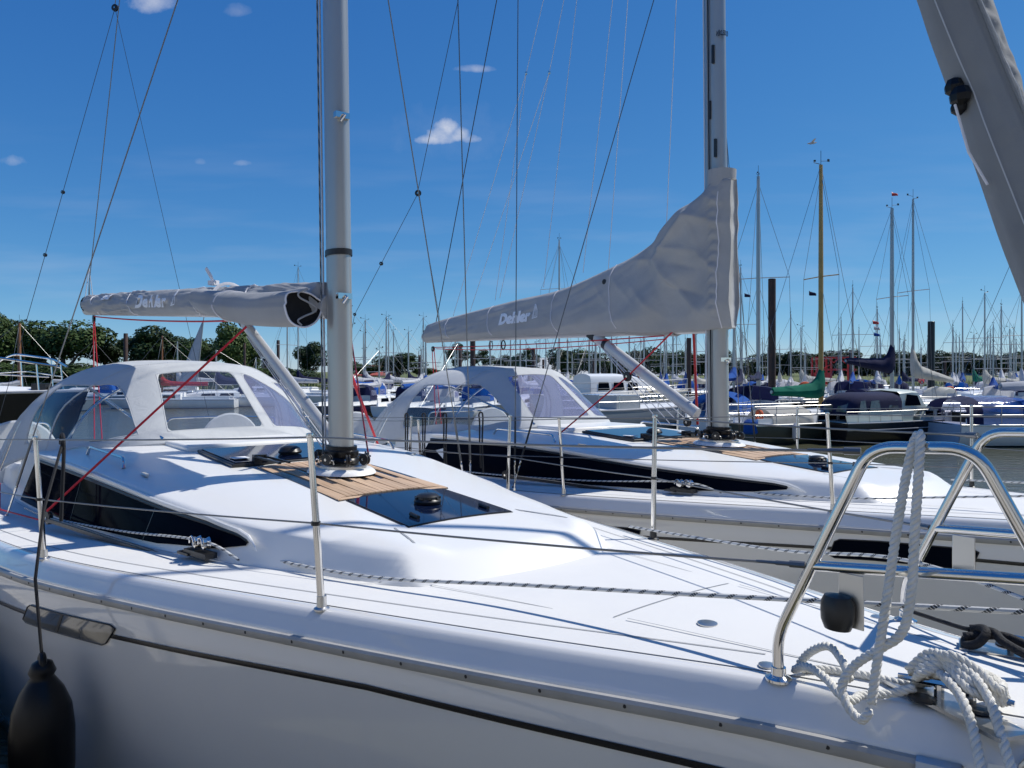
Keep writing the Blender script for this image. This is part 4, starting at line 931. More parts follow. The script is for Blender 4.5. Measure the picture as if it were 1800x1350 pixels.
    L1 = Vector((11.15, .62, 3.12)); part('backstay_leg', 'wire_dark', Y, lambda m: m.tube([bk, L1, Vector((11.2, 1.0, 1.1))], .0045, 5))
    part('backstay_leg', 'wire_dark', Y, lambda m: m.tube([bk, Vector((11.1, -1.3, 1.1))], .003, 5))
    K['block'](bk.lerp(L1, .57), .03, R(40), nm='cascade_block'); K['block'](L1, .024, R(40), nm='cascade_block')
    # lazy jacks
    for a, b1, b2, up in (((7.06, .06, 5.79), (8.84, .08, 2.97), (7.70, .10, 3.1), (5.0, .1, 9.9)), ((6.59, .06, 5.64), (8.37, .08, 3.0), (7.59, .10, 3.12), (4.9, .1, 9.9)), ((5.9, .1, 6.9), (6.62, .12, 3.16), None, (5.2, .1, 9.9)), ((5.49, .06, 6.03), (5.90, .12, 3.25), None, (4.7, .1, 9.9)), ((5.26, .06, 5.94), (5.49, .12, 3.24), None, (4.6, .1, 9.9)), ((4.60, .06, 5.65), (4.67, .12, 3.50), None, (4.5, .1, 9.9))):
        part('lazy_jack', 'wire_light', Y, lambda m: (m.tube([a, b1], .0035, 5), m.tube([a, up], .0035, 5), m.tube([a, b2], .0035, 5) if b2 else None))
        if b2: part('lazy_jack_ring', 'steel', Y, lambda m: m.lathe([(.014, -.015), (.018, 0), (.014, .015)], a, 8))
    # maker's mark on the mast
    def onm(x, z, off): 
        p = K['along'](0); zz = z; q = p + Vector((0, 0, zz)); ang = math.pi / 2 + (-x) ; return q + Vector((.105 * math.cos(ang), (.066 + off) * math.sin(ang), 0)) + Vector((0, off, 0))
    vs, fs = text_mesh('SELDÉN', .060, bold=.002); m = MB()
    m.add([onm(-(.5 - v[0] * 5.2) * 1.0 - .15 + .30, 3.51 + v[1], .003) if False else onm((v[0] - .20) * 4.6 - .35, 3.52 + v[1] + v[0] * .05, .003) for v in vs], fs); m.build('lettering', 'black', K['MA'], smooth=False)
    part('maker_roundel', 'black', K['MA'], lambda m: m.tube([onm(-1.45 + .12 * math.cos(t), 3.535 + .022 * math.sin(t), .004) for t in [2 * math.pi * k / 12 for k in range(13)]], .003, 5))
    # halyard exits
    for (x, z0_, z1_) in ((.0, 3.38, 2.4), (.35, 2.9, 2.4), (-.25, 2.55, 2.4)):
        part('halyard_exit', 'black', K['MA'], lambda m: m.box(onm(x, z0_, .004), (.018, .02, .16)))

BOAT1 = (1.549, 1.265, 0.0); RZ1 = R(128.5); BOAT2 = (4.118, 3.122, -.037); RZ2 = R(123.5)
Y1, CR1, K1 = yacht('sailing_yacht', 'nearest white yacht with a furled grey headsail and half rolled grey boom cover', BOAT1, RZ1, 1)
sprayhood(Y1, 1); rig1(Y1, K1)
Y2, CR2, K2 = yacht('sailing_yacht', 'second white yacht, behind the nearest, with boom and lower mast under grey canvas', BOAT2, RZ2, 2)
sprayhood(Y2, 2); rig2(Y2, K2)
def W(b, p):                                                  # yacht coordinates to world
    (x, y, z), rz = (BOAT1, RZ1) if b == 1 else (BOAT2, RZ2)
    return Vector((x + p[0] * math.cos(rz) - p[1] * math.sin(rz), y + p[0] * math.sin(rz) + p[1] * math.cos(rz), z + p[2]))
# ---------------------------------------------------------------- land, pontoons, piles
def at(px, d): return (px - 900) / 1308.2 * d
def zat(py, d): return EYE + (653.7 - py) / 1308.2 * d
MT['roof_dark'] = P_('dark_roof', (.10, .09, .085), .8)
def shore():
    m = MB(); ys = [70, 73, 76, 80, 86, 94, 110, 150, 300, 800, 1900]; xs = [-1500, -600, -250] + [-120 + 6 * i for i in range(45)] + [300, 700, 1500]; rows = []
    for y in ys:
        h = ip(y, [70, 73, 76, 86, 94, 110, 1900], [-1.5, .1, .8, 1.3, 1.5, 1.5, 1.6]); rows.append([Vector((x, y + (5 * noise.noise(Vector((x * .03, 0, 0))) if y < 100 else 0), h + .25 * noise.noise(Vector((x * .08, y * .1, 2))))) for x in xs])
    m.grid(rows); tag(m.build('ground', 'grass', None), kind='structure')
shore()
def pontoon(name, label, p0, p1, w, z=.48, plank=.14, group=None, per=True):
    p0, p1 = Vector((*p0, 0)), Vector((*p1, 0)); d = p1 - p0; L = d.length; rz = math.atan2(d.y, d.x)
    Pn = root(name, label, 'pontoon', (p0.x, p0.y, 0), rz, group)
    part('float', 'rubber', Pn, lambda m: m.box((L / 2, 0, z / 2 - .1), (L, w * .94, z - .06 + .1)), smooth=False)
    part('edge_board', 'dockwood', Pn, lambda m: (m.box((L / 2, w / 2 + .02, z - .07), (L, .04, .16)), m.box((L / 2, -w / 2 - .02, z - .07), (L, .04, .16))), smooth=False)
    m = MB(); n = int(L / plank)
    for i in range(n): m.box(((i + .5) * plank, 0, z - .01 + .002 * math.sin(i * 7.1)), (plank - .012, w, .035))
    tag(m.build('deck_planks', 'dockwood', Pn, smooth=False), kind='stuff'); return Pn
def Wxy(b, u, v): p = W(b, (u, v, 0)); return (p.x, p.y)
pontoon('pontoon', 'timber finger pontoon alongside the starboard hull of the nearest yacht', Wxy(1, -4, 3.15), Wxy(1, 9.5, 3.15), 2.3, .60)
def pile(px, top, wpx, d, i):
    x = at(px, d); r = wpx / 2 * d / 1308.2; h = zat(top, d)
    lab = ['thickest and tallest rust brown mooring pile, left of the wooden mast', 'thick black mooring pile standing tall at the right, below the furled headsail', 'black mooring pile just left of the second yacht mast', 'rust brown mooring pile rising behind the second sprayhood', 'slim black mooring pile left of the second sprayhood', 'thin dark pile beside the leftmost shaggy tree', 'dark pile in front of the shaggy tree right of the green shed', 'short dark pile just right of the shaggy tree pile', 'short dark pile under the middle of the second boom', 'dark pile in front of the round dark tree at left', 'thin dark pile in front of the bright leaning tree', 'dark pile seen between the first vang and first mast', 'dark pile behind the navy boom cover', 'thin dark pile immediately right of the thick black pile', 'dark pile behind the second vang strut', 'low dark pile right behind the second yacht mast'][i]
    m = MB(); m.lathe([(r, -1), (r, h * .25), (r * .99, h * .26), (r * 1.0, h - .02), (r * .9, h)], (x, d, 0), 14)
    o = m.build('mooring_pile', 'pile' if i != 1 else 'black', None); tag(o, lab or 'dark steel mooring pile among the berthed boats', 'mooring pile', 'mooring piles in the basin')
for i, a in enumerate([(1357, 490, 13, 42), (1637, 565, 11.5, 42), (1211, 594, 8.5, 46), (831, 560, 9.5, 44), (738, 624, 6, 56), (809, 613, 6, 56), (938, 612, 6.5, 56), (955, 632, 4, 62), (1043, 632, 5, 60), (221, 586, 7, 52), (430, 603, 4, 60), (489, 598, 5.5, 56), (1495, 616, 5, 60), (1661, 631, 4, 64), (1090, 615, 5, 62), (1240, 640, 4, 64)]): pile(*a, i)
for k, (x0, x1, d) in enumerate(((9.5, 26, 33.5), (-9, 26, 45), (-12, 40, 58), (-40, -15, 62))):
    pontoon('pontoon', ['grey pontoon behind the dark hulled cruiser and the green covered boat', 'long grey pontoon across the middle of the basin', 'farthest grey pontoon in front of the bank', 'grey pontoon below the trees at the left'][k], (x0, d), (x1, d + .5), 1.6, .45, .4)

# unseen quayside added behind the camera to bounce sunlight onto the hulls
MT['concrete'] = P_('bounce_quay_concrete', (.54, .515, .46), .85, var=(1.5, .8, (.45, .43, .385)), bump=(20, .2, .01))
MT['plaster'] = P_('pale_plaster', (.82, .80, .76), .8, var=(1, .6, (.52, .48, .41)))
tag(part('bounce_quay', 'concrete', None, lambda m: m.box((0, -34, .3), (160, 60, 1.2)), smooth=False), kind='structure')
pontoon('pontoon', 'wide timber pontoon crossing in front of the bows', Wxy(1, -1.9, 14), Wxy(1, -1.9, -16), 2.6)
QB = root('bounce_building', 'unseen pale plastered building added behind the camera to bounce light', 'building', (2, -15, .9), 0)  # unseen building, added to throw warm light on the shaded sides
part('wall', 'plaster', QB, lambda m: m.box((0, 0, 4), (46, 8, 8)), smooth=False)
part('roof', 'roof_dark', QB, lambda m: m.box((0, 0, 8.2), (47, 9, .4)), smooth=False)
for i in range(9): part('window', 'glass', QB, lambda m: m.box((-20 + 5 * i, 4.02, 2.2), (2.2, .1, 1.6)), smooth=False)

# ---------------------------------------------------------------- smaller berthed boats
HULLS = {'white': (.84, .84, .83), 'cream': (.68, .62, .48), 'navyhull': (.015, .018, .05), 'blackhull': (.01, .01, .012), 'olive': (.045, .047, .035), 'grey': (.30, .33, .36), 'lightblue': (.42, .55, .72), 'redhull': (.35, .03, .03)}
for k, c in HULLS.items(): paint(k, c, .25)
paint('cabin', (.86, .86, .84), .35); paint('antifoul', (.03, .035, .04), .6); paint('sage', (.58, .63, .56), .35)
def hull_rows(L, B, fb, bow=.35, n=14, transom=.8, sheer=.18, deep=.4):
    rows = []
    for i in range(n + 1):
        t = i / n; x = -.55 * L + L * t
        b = B / 2 * (1 - (1 - transom) * (1 - t)**2 * 1.0) * (1 - max(0, (t - .45) / .55)**2.2) ** .8 if t < 1 else .02
        z = fb * (1 + sheer * (t**2) + .05 * (1 - t)); r = []
        for q, w in ((1, 1), (.86, 1.0), (.55, .97), (.25, .90), (.06, .82), (-.12, .66), (-deep / fb, .2)):
            zz = z * q; xx = x + bow * L * .22 * max(0, (t - .7) / .3) * max(0, q - .1) - .03 * L * (1 - t) * (1 - q) * 0
            r.append(Vector((xx, max(.01, b * w * (1 - .18 * max(0, t - .5) * (1 - q))), zz)))
        rows.append(r)
    return rows
def boat_hull(Y, L, B, fb, mat, deckmat='cabin', stripe=None, boot='antifoul', **k):
    rows = hull_rows(L, B, fb, **k)
    m = MB(); m.grid([[p for p in r[:5]] for r in rows]); m.grid([[Vector((p.x, -p.y, p.z)) for p in r[:5]][::-1] for r in rows])
    r = rows[0]; n = 5; o = len(m.v); m.v += [tuple(p) for p in r[:5]] + [(p.x, -p.y, p.z) for p in r[:5]]; m.f += [(o + i, o + i + 1, o + n + i + 1, o + n + i) for i in range(n - 1)]
    H = m.build('hull', mat, Y, auto=50)
    m = MB(); m.grid([[p for p in r[4:]] for r in rows]); m.grid([[Vector((p.x, -p.y, p.z)) for p in r[4:]][::-1] for r in rows]); r = rows[0][4:]; o = len(m.v); m.v += [tuple(p) for p in r] + [(p.x, -p.y, p.z) for p in r]; m.f += [(o + i, o + i + 1, o + 3 + i + 1, o + 3 + i) for i in range(2)]
    m.build('underbody', boot, H)
    m = MB(); m.grid([[Vector((r[0].x, r[0].y * k / 3., r[0].z - .02 + .05 * (1 - (k / 3.)**2))) for k in range(-3, 4)] for r in rows]); m.build('deck', deckmat, Y)
    for s in (1, -1):
        m = MB(); m.tube([Vector((r[0].x, s * r[0].y, r[0].z)) for r in rows], .03, 6); m.build('toe_rail', stripe or 'steel_dull', H)
    return rows
def cabin(Y, x0, x1, w, z0, h, mat='cabin', wins=2, nm='cabin', rake=.5, winmat='glass', wh=.42):
    rows = []
    for t in (0, .02, .1, .3, .5, .7, .85, .96, 1):
        x = x0 + (x1 - x0) * t; hh = h * (1 if t < .55 else 1 - .45 * ((t - .55) / .45)**1.6) * (0.02 if t == 1 else 1); ww = w * (1 - .35 * t**2)
        rows.append([Vector((x + (rake * h * .3 if t == 1 else 0), ww * a, z0 + hh * b)) for a, b in ((-1, 0), (-.94, .8), (-.86, .97), (-.5, 1.06), (0, 1.09), (.5, 1.06), (.86, .97), (.94, .8), (1, 0))])
    m = MB(); m.grid(rows); m.f += [tuple(range(8, -1, -1))]; C = m.build(nm, mat, Y, auto=30)
    for s in (1, -1):
        for k in range(wins):
            a = x0 + (x1 - x0) * (.10 + .68 * k / wins); b = a + (x1 - x0) * (.68 / wins) * .78; m = MB()
            def q(x, f):
                t = (x - x0) / (x1 - x0); hh = h * (1 if t < .55 else 1 - .45 * ((t - .55) / .45)**1.6); ww = w * (1 - .35 * t**2); return Vector((x, s * (ww * (1 - .06 * f / .8) + .012), z0 + hh * f))
            m.add([q(a, .5 - wh / 2), q(b, .52 - wh / 2), q(b - .05, .5 + wh / 2), q(a + .04, .5 + wh / 2)], [(0, 1, 2, 3)]); m.build('window', winmat, C, smooth=False)
    return C
def cover_on_boom(Y, x0, L, z, mat, rise=.9, up=0., r0=.17):
    """a boom with its sail cover: thick and raised at the mast, drooping along the boom"""
    B = part('boom', 'alu', Y, lambda m: m.tube([(x0, 0, z), (x0 - L, 0, z + up)], .055, 8))
    rows = []
    for i in range(19):
        t = i / 18.; x = x0 + .14 - (L + .1) * t
        top = ip(t, [0, .03, .10, .22, .4, 1], [rise, rise, rise * .62, rise * .38, rise * .3, .14]) * (1 + .12 * noise.noise(Vector((t * 9, L, 1)))); w = ip(t, [0, .1, .35, 1], [.12, .2, .17, .09]) * (1 + .3 * noise.noise(Vector((t * 7, 4, L))))
        zz = z + up * t - .05; rows.append([Vector((x, w * math.cos(a) * (1 if math.sin(a) < 0 else 1 - .45 * math.sin(a)), zz + (top + .1) * (.5 + .5 * math.sin(a)) - .06)) for a in [2 * math.pi * k / 12 for k in range(12)]])
    m = MB(); m.grid(rows, closed=True); m.f += [tuple(range(11, -1, -1)), tuple(len(m.v) - 12 + k for k in range(12))]; return m.build('sail_cover', mat, B)
def mast_rig(Y, x, zb, zt, L, B, mat='alu', spr=1, wires=True, r=.055, z_deck=1., head=True, genoa=None, lean=0.):
    t0, t1 = Vector((x, 0, zb)), Vector((x - lean, 0, zt)); M_ = part('mast', mat, Y, lambda m: m.tube([t0, t0.lerp(t1, .6), t1], [r, r, r * .75], 10))
    for k in range(spr):
        c = t0.lerp(t1, (.55 if spr == 1 else .38 + .3 * k)); part('spreader', mat, M_, lambda m: m.tube([c + Vector((0, -B * .42, -.02)), c, c + Vector((0, B * .42, -.02))], .018, 5))
        cc = c
        if wires:
            for s in (1, -1): part('shroud', 'wire', M_, lambda m: m.tube([(x - .1, s * B * .46, z_deck), cc + Vector((0, s * B * .42, 0)), t0.lerp(t1, .97)], .008, 4))
    if wires:
        part('forestay', 'wire', M_, lambda m: m.tube([(.45 * L, 0, z_deck + .15), t1], .008, 4)); part('backstay', 'wire', M_, lambda m: m.tube([(-.54 * L, 0, z_deck), t1], .008, 4))
        for s in (1, -1): part('lower_shroud', 'wire', M_, lambda m: m.tube([(x + .3, s * B * .45, z_deck), t0.lerp(t1, .53)], .007, 4))
    if genoa: part('furled_sail', genoa, Y, lambda m: m.tube([Vector((.44 * L, 0, z_deck + .4)), Vector((.44 * L, 0, z_deck + .4)).lerp(t1, .5), Vector((.44 * L, 0, z_deck + .4)).lerp(t1, .93)], [.06, .065, .03], 8))
    if head:
        part('masthead_gear', 'black', M_, lambda m: (m.tube([t1, t1 + Vector((0, 0, .45))], .008, 5), m.tube([t1 + Vector((0, 0, .12)), t1 + Vector((.30, 0, .16))], .008, 5), m.box(t1 + Vector((.32, 0, .18)), (.08, .02, .08)), m.tube([t1 + Vector((-.02, 0, .02)), t1 + Vector((-.25, .05, .06))], .01, 5), m.box(t1 + Vector((-.26, 0, .1)), (.05, .05, .05))))
    return M_
def rails(Y, rows, h=.55, step=2, bow=True):
    for s in (1, -1):
        pts = [Vector((r[0].x, s * r[0].y * .96, r[0].z + h)) for r in rows]
        part('guard_wire', 'steel_dull', Y, lambda m: m.tube(pts, .012, 5)); part('guard_wire', 'steel_dull', Y, lambda m: m.tube([p - Vector((0, 0, h * .45)) for p in pts], .008, 4))
        for r in rows[::step]: part('stanchion', 'steel_dull', Y, lambda m: m.tube([(r[0].x, s * r[0].y * .96, r[0].z), (r[0].x, s * r[0].y * .96, r[0].z + h)], .013, 5))
def small_hood(Y, x, w, z, h, mat, ln=.9, win=True):
    rows = []
    for t in (0, .15, .35, .6, .85, 1):
        hh = h * ip(t, [0, .15, .35, .6, 1], [.05, .55, .88, 1, .97]); rows.append([Vector((x - ln * t, w * a * (.86 + .14 * t), z + hh * b)) for a, b in ((-1, 0), (-.98, .6), (-.85, .9), (-.5, 1), (0, 1.04), (.5, 1), (.85, .9), (.98, .6), (1, 0))])
    m = MB(); m.grid(rows); H = m.build('sprayhood', mat, Y)
    if win:
        for s in (1, -1): part('hood_pane', 'vinyl_h', H, lambda m: m.add([(x - ln * .35, s * (w * .97 + .012), z + h * .3), (x - ln * .9, s * (w + .012), z + h * .3), (x - ln * .9, s * (w * .985 + .012), z + h * .66), (x - ln * .35, s * (w * .94 + .012), z + h * .62)], [(0, 1, 2, 3)]), smooth=False)
    return H
CNT = 0
def sailboat(px, d, hd, L, top, label, hull='white', cover='whitec', mastmat='alu', hood=None, spr=1, fb=None, cz=None, genoa=None, detail=1, mr=.055, rise=.9, lean=0., up=0., boom=True, wires=True, hoodh=.75, group=None):
    global CNT; CNT += 1
    h = R(hd); fb = fb or (.055 * L + .10); B = L * .31; x = at(px, d)
    mx = .05 * L; Y = root('sailing_boat', label, 'sailing boat', (x - mx * math.cos(h), d - mx * math.sin(h), 0), h, group)
    rows = boat_hull(Y, L, B, fb, hull)
    ch = .30; cabin(Y, -.12 * L, .27 * L, B * .33, fb, ch + .12, wins=3 if detail else 2)
    part('coaming', 'cabin', Y, lambda m: (m.box((-.32 * L, B * .3, fb + .1), (.38 * L, .08, .22)), m.box((-.32 * L, -B * .3, fb + .1), (.38 * L, .08, .22))), smooth=False)
    if top: mast_rig(Y, mx, fb + ch, zat(top, d), L, B, mastmat, spr, wires, mr, fb, genoa=genoa, lean=lean)
    if boom: cover_on_boom(Y, mx - .08, .36 * L, cz or fb + .95, cover, rise, up)
    if hood: small_hood(Y, -.10 * L, B * .34, fb + .25, hoodh, hood)
    if detail: rails(Y, rows, .55, 2)
    else: part('pulpit', 'steel_dull', Y, lambda m: m.tube([Vector((r[0].x, r[0].y * .95, r[0].z + .5)) for r in rows[-4:-1]] + [Vector((r[0].x, -r[0].y * .95, r[0].z + .5)) for r in rows[-4:-1]][::-1], .015, 5))
    return Y, rows, fb
def life_ring(p, r, label, mat='orange', ax='y'):
    m = MB(); m.tube([Vector(p) + Vector((r * math.cos(t), 0, r * math.sin(t))) for t in [2 * math.pi * k / 20 for k in range(21)]], r * .24, 8); return tag(m.build('life_ring', mat, None), label, 'life ring')
# unseen yacht added left of the frame; its sunlit side brightens the nearest hull
Yn = root('sailing_boat', 'unseen white yacht added left of the frame to bounce light onto the nearest hull', 'sailing boat', W(1, (5.6, 6.4, 0)) - Vector((0, 0, 0)), RZ1 + math.pi)
rn = boat_hull(Yn, 12, 3.7, 1.35, 'white'); cabin(Yn, -2.2, 2.8, 1.15, 1.35, .45, wins=3); mast_rig(Yn, .6, 1.8, 16, 12, 3.7, 'alu', 2, True, .09, 1.4); cover_on_boom(Yn, .5, 4.6, 2.9, 'whitec', .9); rails(Yn, rn, .6, 2)
# -- the nearer ones at the right
Yg, rg, fg = sailboat(1443, 23.4, 24, 5.4, 290, 'varnished wooden mast and green boom cover on a dark olive hull', 'olive', 'green', 'wood', None, 1, fb=.56, cz=1.42, mr=.075, rise=1.0, up=.12)
part('cockpit_tent', 'creamc', Yg, lambda m: m.grid([[Vector((-.7 - 1.5 * t, .66 * math.cos(a) * (1 - .1 * t), .54 + (.66 - .25 * abs(t - .4)) * max(0, math.sin(a))**.8)) for a in [math.pi * k / 12 for k in range(13)]] for t in (0, .05, .25, .5, .75, 1)]))
part('horseshoe_buoy', 'orange', Yg, lambda m: m.tube([Vector((-2.45, -.25 + .11 * math.cos(t), .86 + .13 * math.sin(t))) for t in [R(-60 + 30 * k) for k in range(11)]], .055, 8))
part('outboard_cover', 'bluec', Yg, lambda m: m.lathe([(.20, 0), (.24, .05), (.22, .35), (.12, .42)], (-2.95, -.45, .34), 12, sx=.8))
part('stern_fender', 'whitec', Yg, lambda m: m.lathe([(.04, 0), (.11, .08), (.11, .45), (.04, .53)], (-1.6, -.84, .12), 12))
life_ring((at(1415, 24.2), 24.2, zat(684, 24.2)), .20, 'faded red life ring hung above the green boom cover', 'orange')
# dark hulled motor cruiser with a navy canopy
def cruiser():
    d0 = 22.3; h = R(20); x0 = at(1452, d0); L, B, fb = 10.4, 3.3, 1.15
    Y = root('motor_cruiser', 'pale sage motor cruiser with a black hull and navy blue cockpit canopy', 'motor cruiser', (x0 + .56 * .55 * L * math.cos(h), d0 + .56 * .55 * L * math.sin(h), 0), h); Y.scale = (.56, .56, .54)
    rows = boat_hull(Y, L, B, fb, 'blackhull', 'sage', 'whitec', 'antifoul', transom=.92, sheer=.28)
    m = MB()
    for s in (1, -1): m.tube([Vector((r[1].x, s * (r[1].y + .012), r[1].z - .20)) for r in rows], .028, 6)
    m.build('rubbing_band', 'whitec', Y)
    part('bulwark', 'sage', Y, lambda m: [m.grid([[Vector((r[0].x, s * (r[0].y * .97), r[0].z - .05)), Vector((r[0].x, s * (r[0].y * .90), r[0].z + .42))] for r in rows[:6]]) for s in (1, -1)])
    # forward cabin, wheelhouse, windows
    C = cabin(Y, -.4, 3.6, 1.22, fb, .92, 'sage', 3, winmat='glass', wh=.36)
    rr = []
    for x, hb, ht in ((-1.85, fb + .3, fb + 1.72), (-1.0, fb + .3, fb + 1.80), (-.55, fb + .7, fb + 1.74), (.05, fb + .85, fb + .9)):
        rr.append([Vector((x, a * 1.28, hb + (ht - hb) * b)) for a, b in ((-1, 0), (-.93, .92), (-.80, 1), (0, 1.05), (.80, 1), (.93, .92), (1, 0))])
    m = MB(); m.grid(rr); Wh = m.build('wheelhouse', 'sage', Y, auto=30)
    for s in (1, -1):
        part('side_light', 'glass', Wh, lambda m: m.add([(-1.55, s * 1.275, fb + .95), (-.42, s * 1.285, fb + .95), (-.62, s * 1.235, fb + 1.50), (-1.38, s * 1.225, fb + 1.58)], [(0, 1, 2, 3)]), smooth=False)
        part('side_deck_box', 'sage', Y, lambda m: m.box((-2.9, s * 1.30, fb + .35), (3.6, .12, .62)))
    part('windscreen', 'glass', Wh, lambda m: m.add([(-.50, -.95, fb + 1.60), (-.50, .95, fb + 1.60), (-.02, 1.0, fb + 1.0), (-.02, -1.0, fb + 1.0)], [(0, 1, 2, 3)]), smooth=False)
    rows2 = []
    for x, hh, w in ((-5.15, .25, 1.12), (-5.0, .75, 1.2), (-4.7, 1.05, 1.25), (-4.1, 1.22, 1.28), (-3.2, 1.20, 1.30), (-2.4, 1.24, 1.31), (-1.80, 1.22, 1.31)):
        rows2.append([Vector((x, w * a, fb + .42 + hh * b)) for a, b in ((-1, 0), (-.99, .62), (-.90, .88), (-.6, 1), (0, 1.05), (.6, 1), (.90, .88), (.99, .62), (1, 0))])
    m = MB(); m.grid(rows2); m.f += [tuple(range(8, -1, -1))]; Cn = m.build('cockpit_canopy', 'navy', Y, auto=60)
    for x0_, x1_ in ((-4.75, -4.25), (-4.05, -3.3), (-2.75, -2.05)):
        part('canopy_window', 'smoke', Cn, lambda m: m.add([(x0_, -1.325, fb + .72), (x1_, -1.325, fb + .72), (x1_ - .05, -1.27, fb + 1.28), (x0_ + .15, -1.27, fb + 1.24)], [(0, 1, 2, 3)]), smooth=False)
    for y0 in (-.85, .15): part('canopy_window', 'smoke', Cn, lambda m: m.add([(-5.19, y0, fb + .62), (-5.19, y0 + .7, fb + .62), (-5.00, y0 + .66, fb + 1.15), (-5.00, y0 + .04, fb + 1.15)], [(0, 1, 2, 3)]), smooth=False)
    rails(Y, rows, .62, 1)
    part('stern_ladder', 'steel_dull', Y, lambda m: [m.tube([(-5.82, .5 + .35 * k, .1), (-5.82, .5 + .35 * k, 1.3)], .018, 5) for k in (0, 1)] + [m.tube([(-5.82, .5, .3 + .25 * k), (-5.82, .85, .3 + .25 * k)], .015, 5) for k in range(4)])
    part('bathing_platform', 'black', Y, lambda m: m.box((-5.95, 0, .28), (.5, 2.4, .07)))
    for txt, sx, z, xx, mt in (('FANCLIPPER 35', .19, fb + .62, -1.10, 'stripe'), ('Fairway', .16, fb - .14, -4.6, 'print')):
        vs, fs = text_mesh(txt, sx, bold=.004); m = MB(); m.add([(xx + v[0] * .95, (-1.34 if mt == 'stripe' else -1.60 - .0) - .03, z + v[1]) for v in vs], fs)
        if mt == 'stripe': m.build('lettering', mt, Y, smooth=False)
cruiser()
# white and pale blue yacht at the right edge
Yc, rc, fc = sailboat(1925, 22.4, 4, 8.2, 120, 'white yacht with pale blue transom and bright blue cockpit hood at the right edge', 'white', 'whitec', 'alu', None, 2, fb=.60, cz=1.7, mr=.075)
part('transom_panel', 'lightblue', Yc, lambda m: m.grid([[Vector((rc[0][j].x - .02, rc[0][j].y * k / 4. * .99, rc[0][j].z)) for k in range(-4, 5)] for j in range(5)]))
part('blue_window_band', 'bluec', Yc, lambda m: m.add([(-1.4, -.875, fc + .16), (.9, -.79, fc + .16), (.9, -.775, fc + .24), (-1.4, -.86, fc + .28)], [(0, 1, 2, 3)]), smooth=False)
small_hood(Yc, -1.9, .95, fc + .05, .72, 'bluec', .65, True)
part('bimini', 'navy', Yc, lambda m: m.grid([[Vector((-4.3 + 1.0 * t, .95 * math.cos(a), fc + .05 + (.72 + .12 * t) * max(0, math.sin(a))**.5)) for a in [math.pi * k / 12 for k in range(13)]] for t in (0, .15, .35, .5)]))
part('bimini_pane', 'vinyl_h', Yc, lambda m: m.grid([[Vector((-3.8 + 1.2 * t, .95 * math.cos(a), fc + .05 + .80 * max(0, math.sin(a))**.5)) for a in [math.pi * k / 12 for k in range(13)]] for t in (0, .5, 1)]))
part('backrest', 'black', Yc, lambda m: m.box((-3.0, 0, fc + .15), (1.3, 1.3, .36)))
for k in range(3): part('fender', 'navy', Yc, lambda m: m.lathe([(.02, .62), (.10, .5), (.13, .3), (.11, .08), (.02, 0)], (-.6 + .8 * k, -1.36 + .04 * k, .22), 12))
# further back
sailboat(1568, 31, 18, 6.4, 366, 'navy blue boom cover raised on a tall grey mast above the dark motor cruiser', 'white', 'navy', 'alu', 'navy', 1, cz=2.15, mr=.085, rise=1.35, up=.45)
sailboat(1605, 33.5, 200, 6.5, 350, 'cream boom cover sloping down to the right of its slim mast', 'white', 'creamc', 'alu', 'creamc', 1, cz=2.0, mr=.06, rise=1.35, up=-.25)
sailboat(1333, 30.5, 66, 9.2, 310, 'tall silver mast with a bare grey boom just right of the big covered mast', 'white', 'navy', 'alu', 'navy', 1, mr=.085, rise=.35, cz=1.9)
part_b, _, fbb = sailboat(1290, 29.0, 60, 7.2, 560, 'white boat with a bright blue cockpit cover behind the second yacht', 'white', 'bluec', 'alu', None, 1, mr=.05, cz=1.9, rise=.5)
part('cockpit_cover', 'bluec', part_b, lambda m: m.grid([[Vector((-.3 - 2.2 * t, .9 * math.cos(a), fbb + .1 + (.75 + .1 * math.sin(t * 7)) * max(0, math.sin(a))**.7)) for a in [math.pi * k / 10 for k in range(11)]] for t in (0, .05, .3, .6, .95, 1)]))
def cream_boat():
    d = 31; Y = root('motor_boat', 'cream hulled motor boat with dark wheelhouse windows beside the second sprayhood', 'motor boat', (at(1085, d), d, 0), R(18))
    rows = boat_hull(Y, 6.4, 2.5, 1.15, 'cream', 'cream', 'cream'); cabin(Y, -1.6, 1.4, .95, 1.15, .85, 'cabin', 3, wh=.4); cabin(Y, 1.0, 2.2, .8, 1.15, .35, 'cream', 1)
    rails(Y, rows, .5, 2)
cream_boat()
def grey_boat():
    d = 27; Y = root('motor_boat', 'low grey motor boat with a slatted engine box near the second mast', 'motor boat', (at(1140, d), d, 0), R(40))
    rows = boat_hull(Y, 6.5, 2.4, .85, 'grey', 'cabin', 'whitec'); part('engine_box', 'grey', Y, lambda m: m.box((-2.0, 0, 1.1), (1.2, 1.6, .5)))
    for k in range(9): part('slat', 'lightblue', Y, lambda m: m.box((-2.0, -.72 + .18 * k, 1.36), (1.2, .1, .03)))
    rails(Y, rows, .5, 2)
grey_boat()
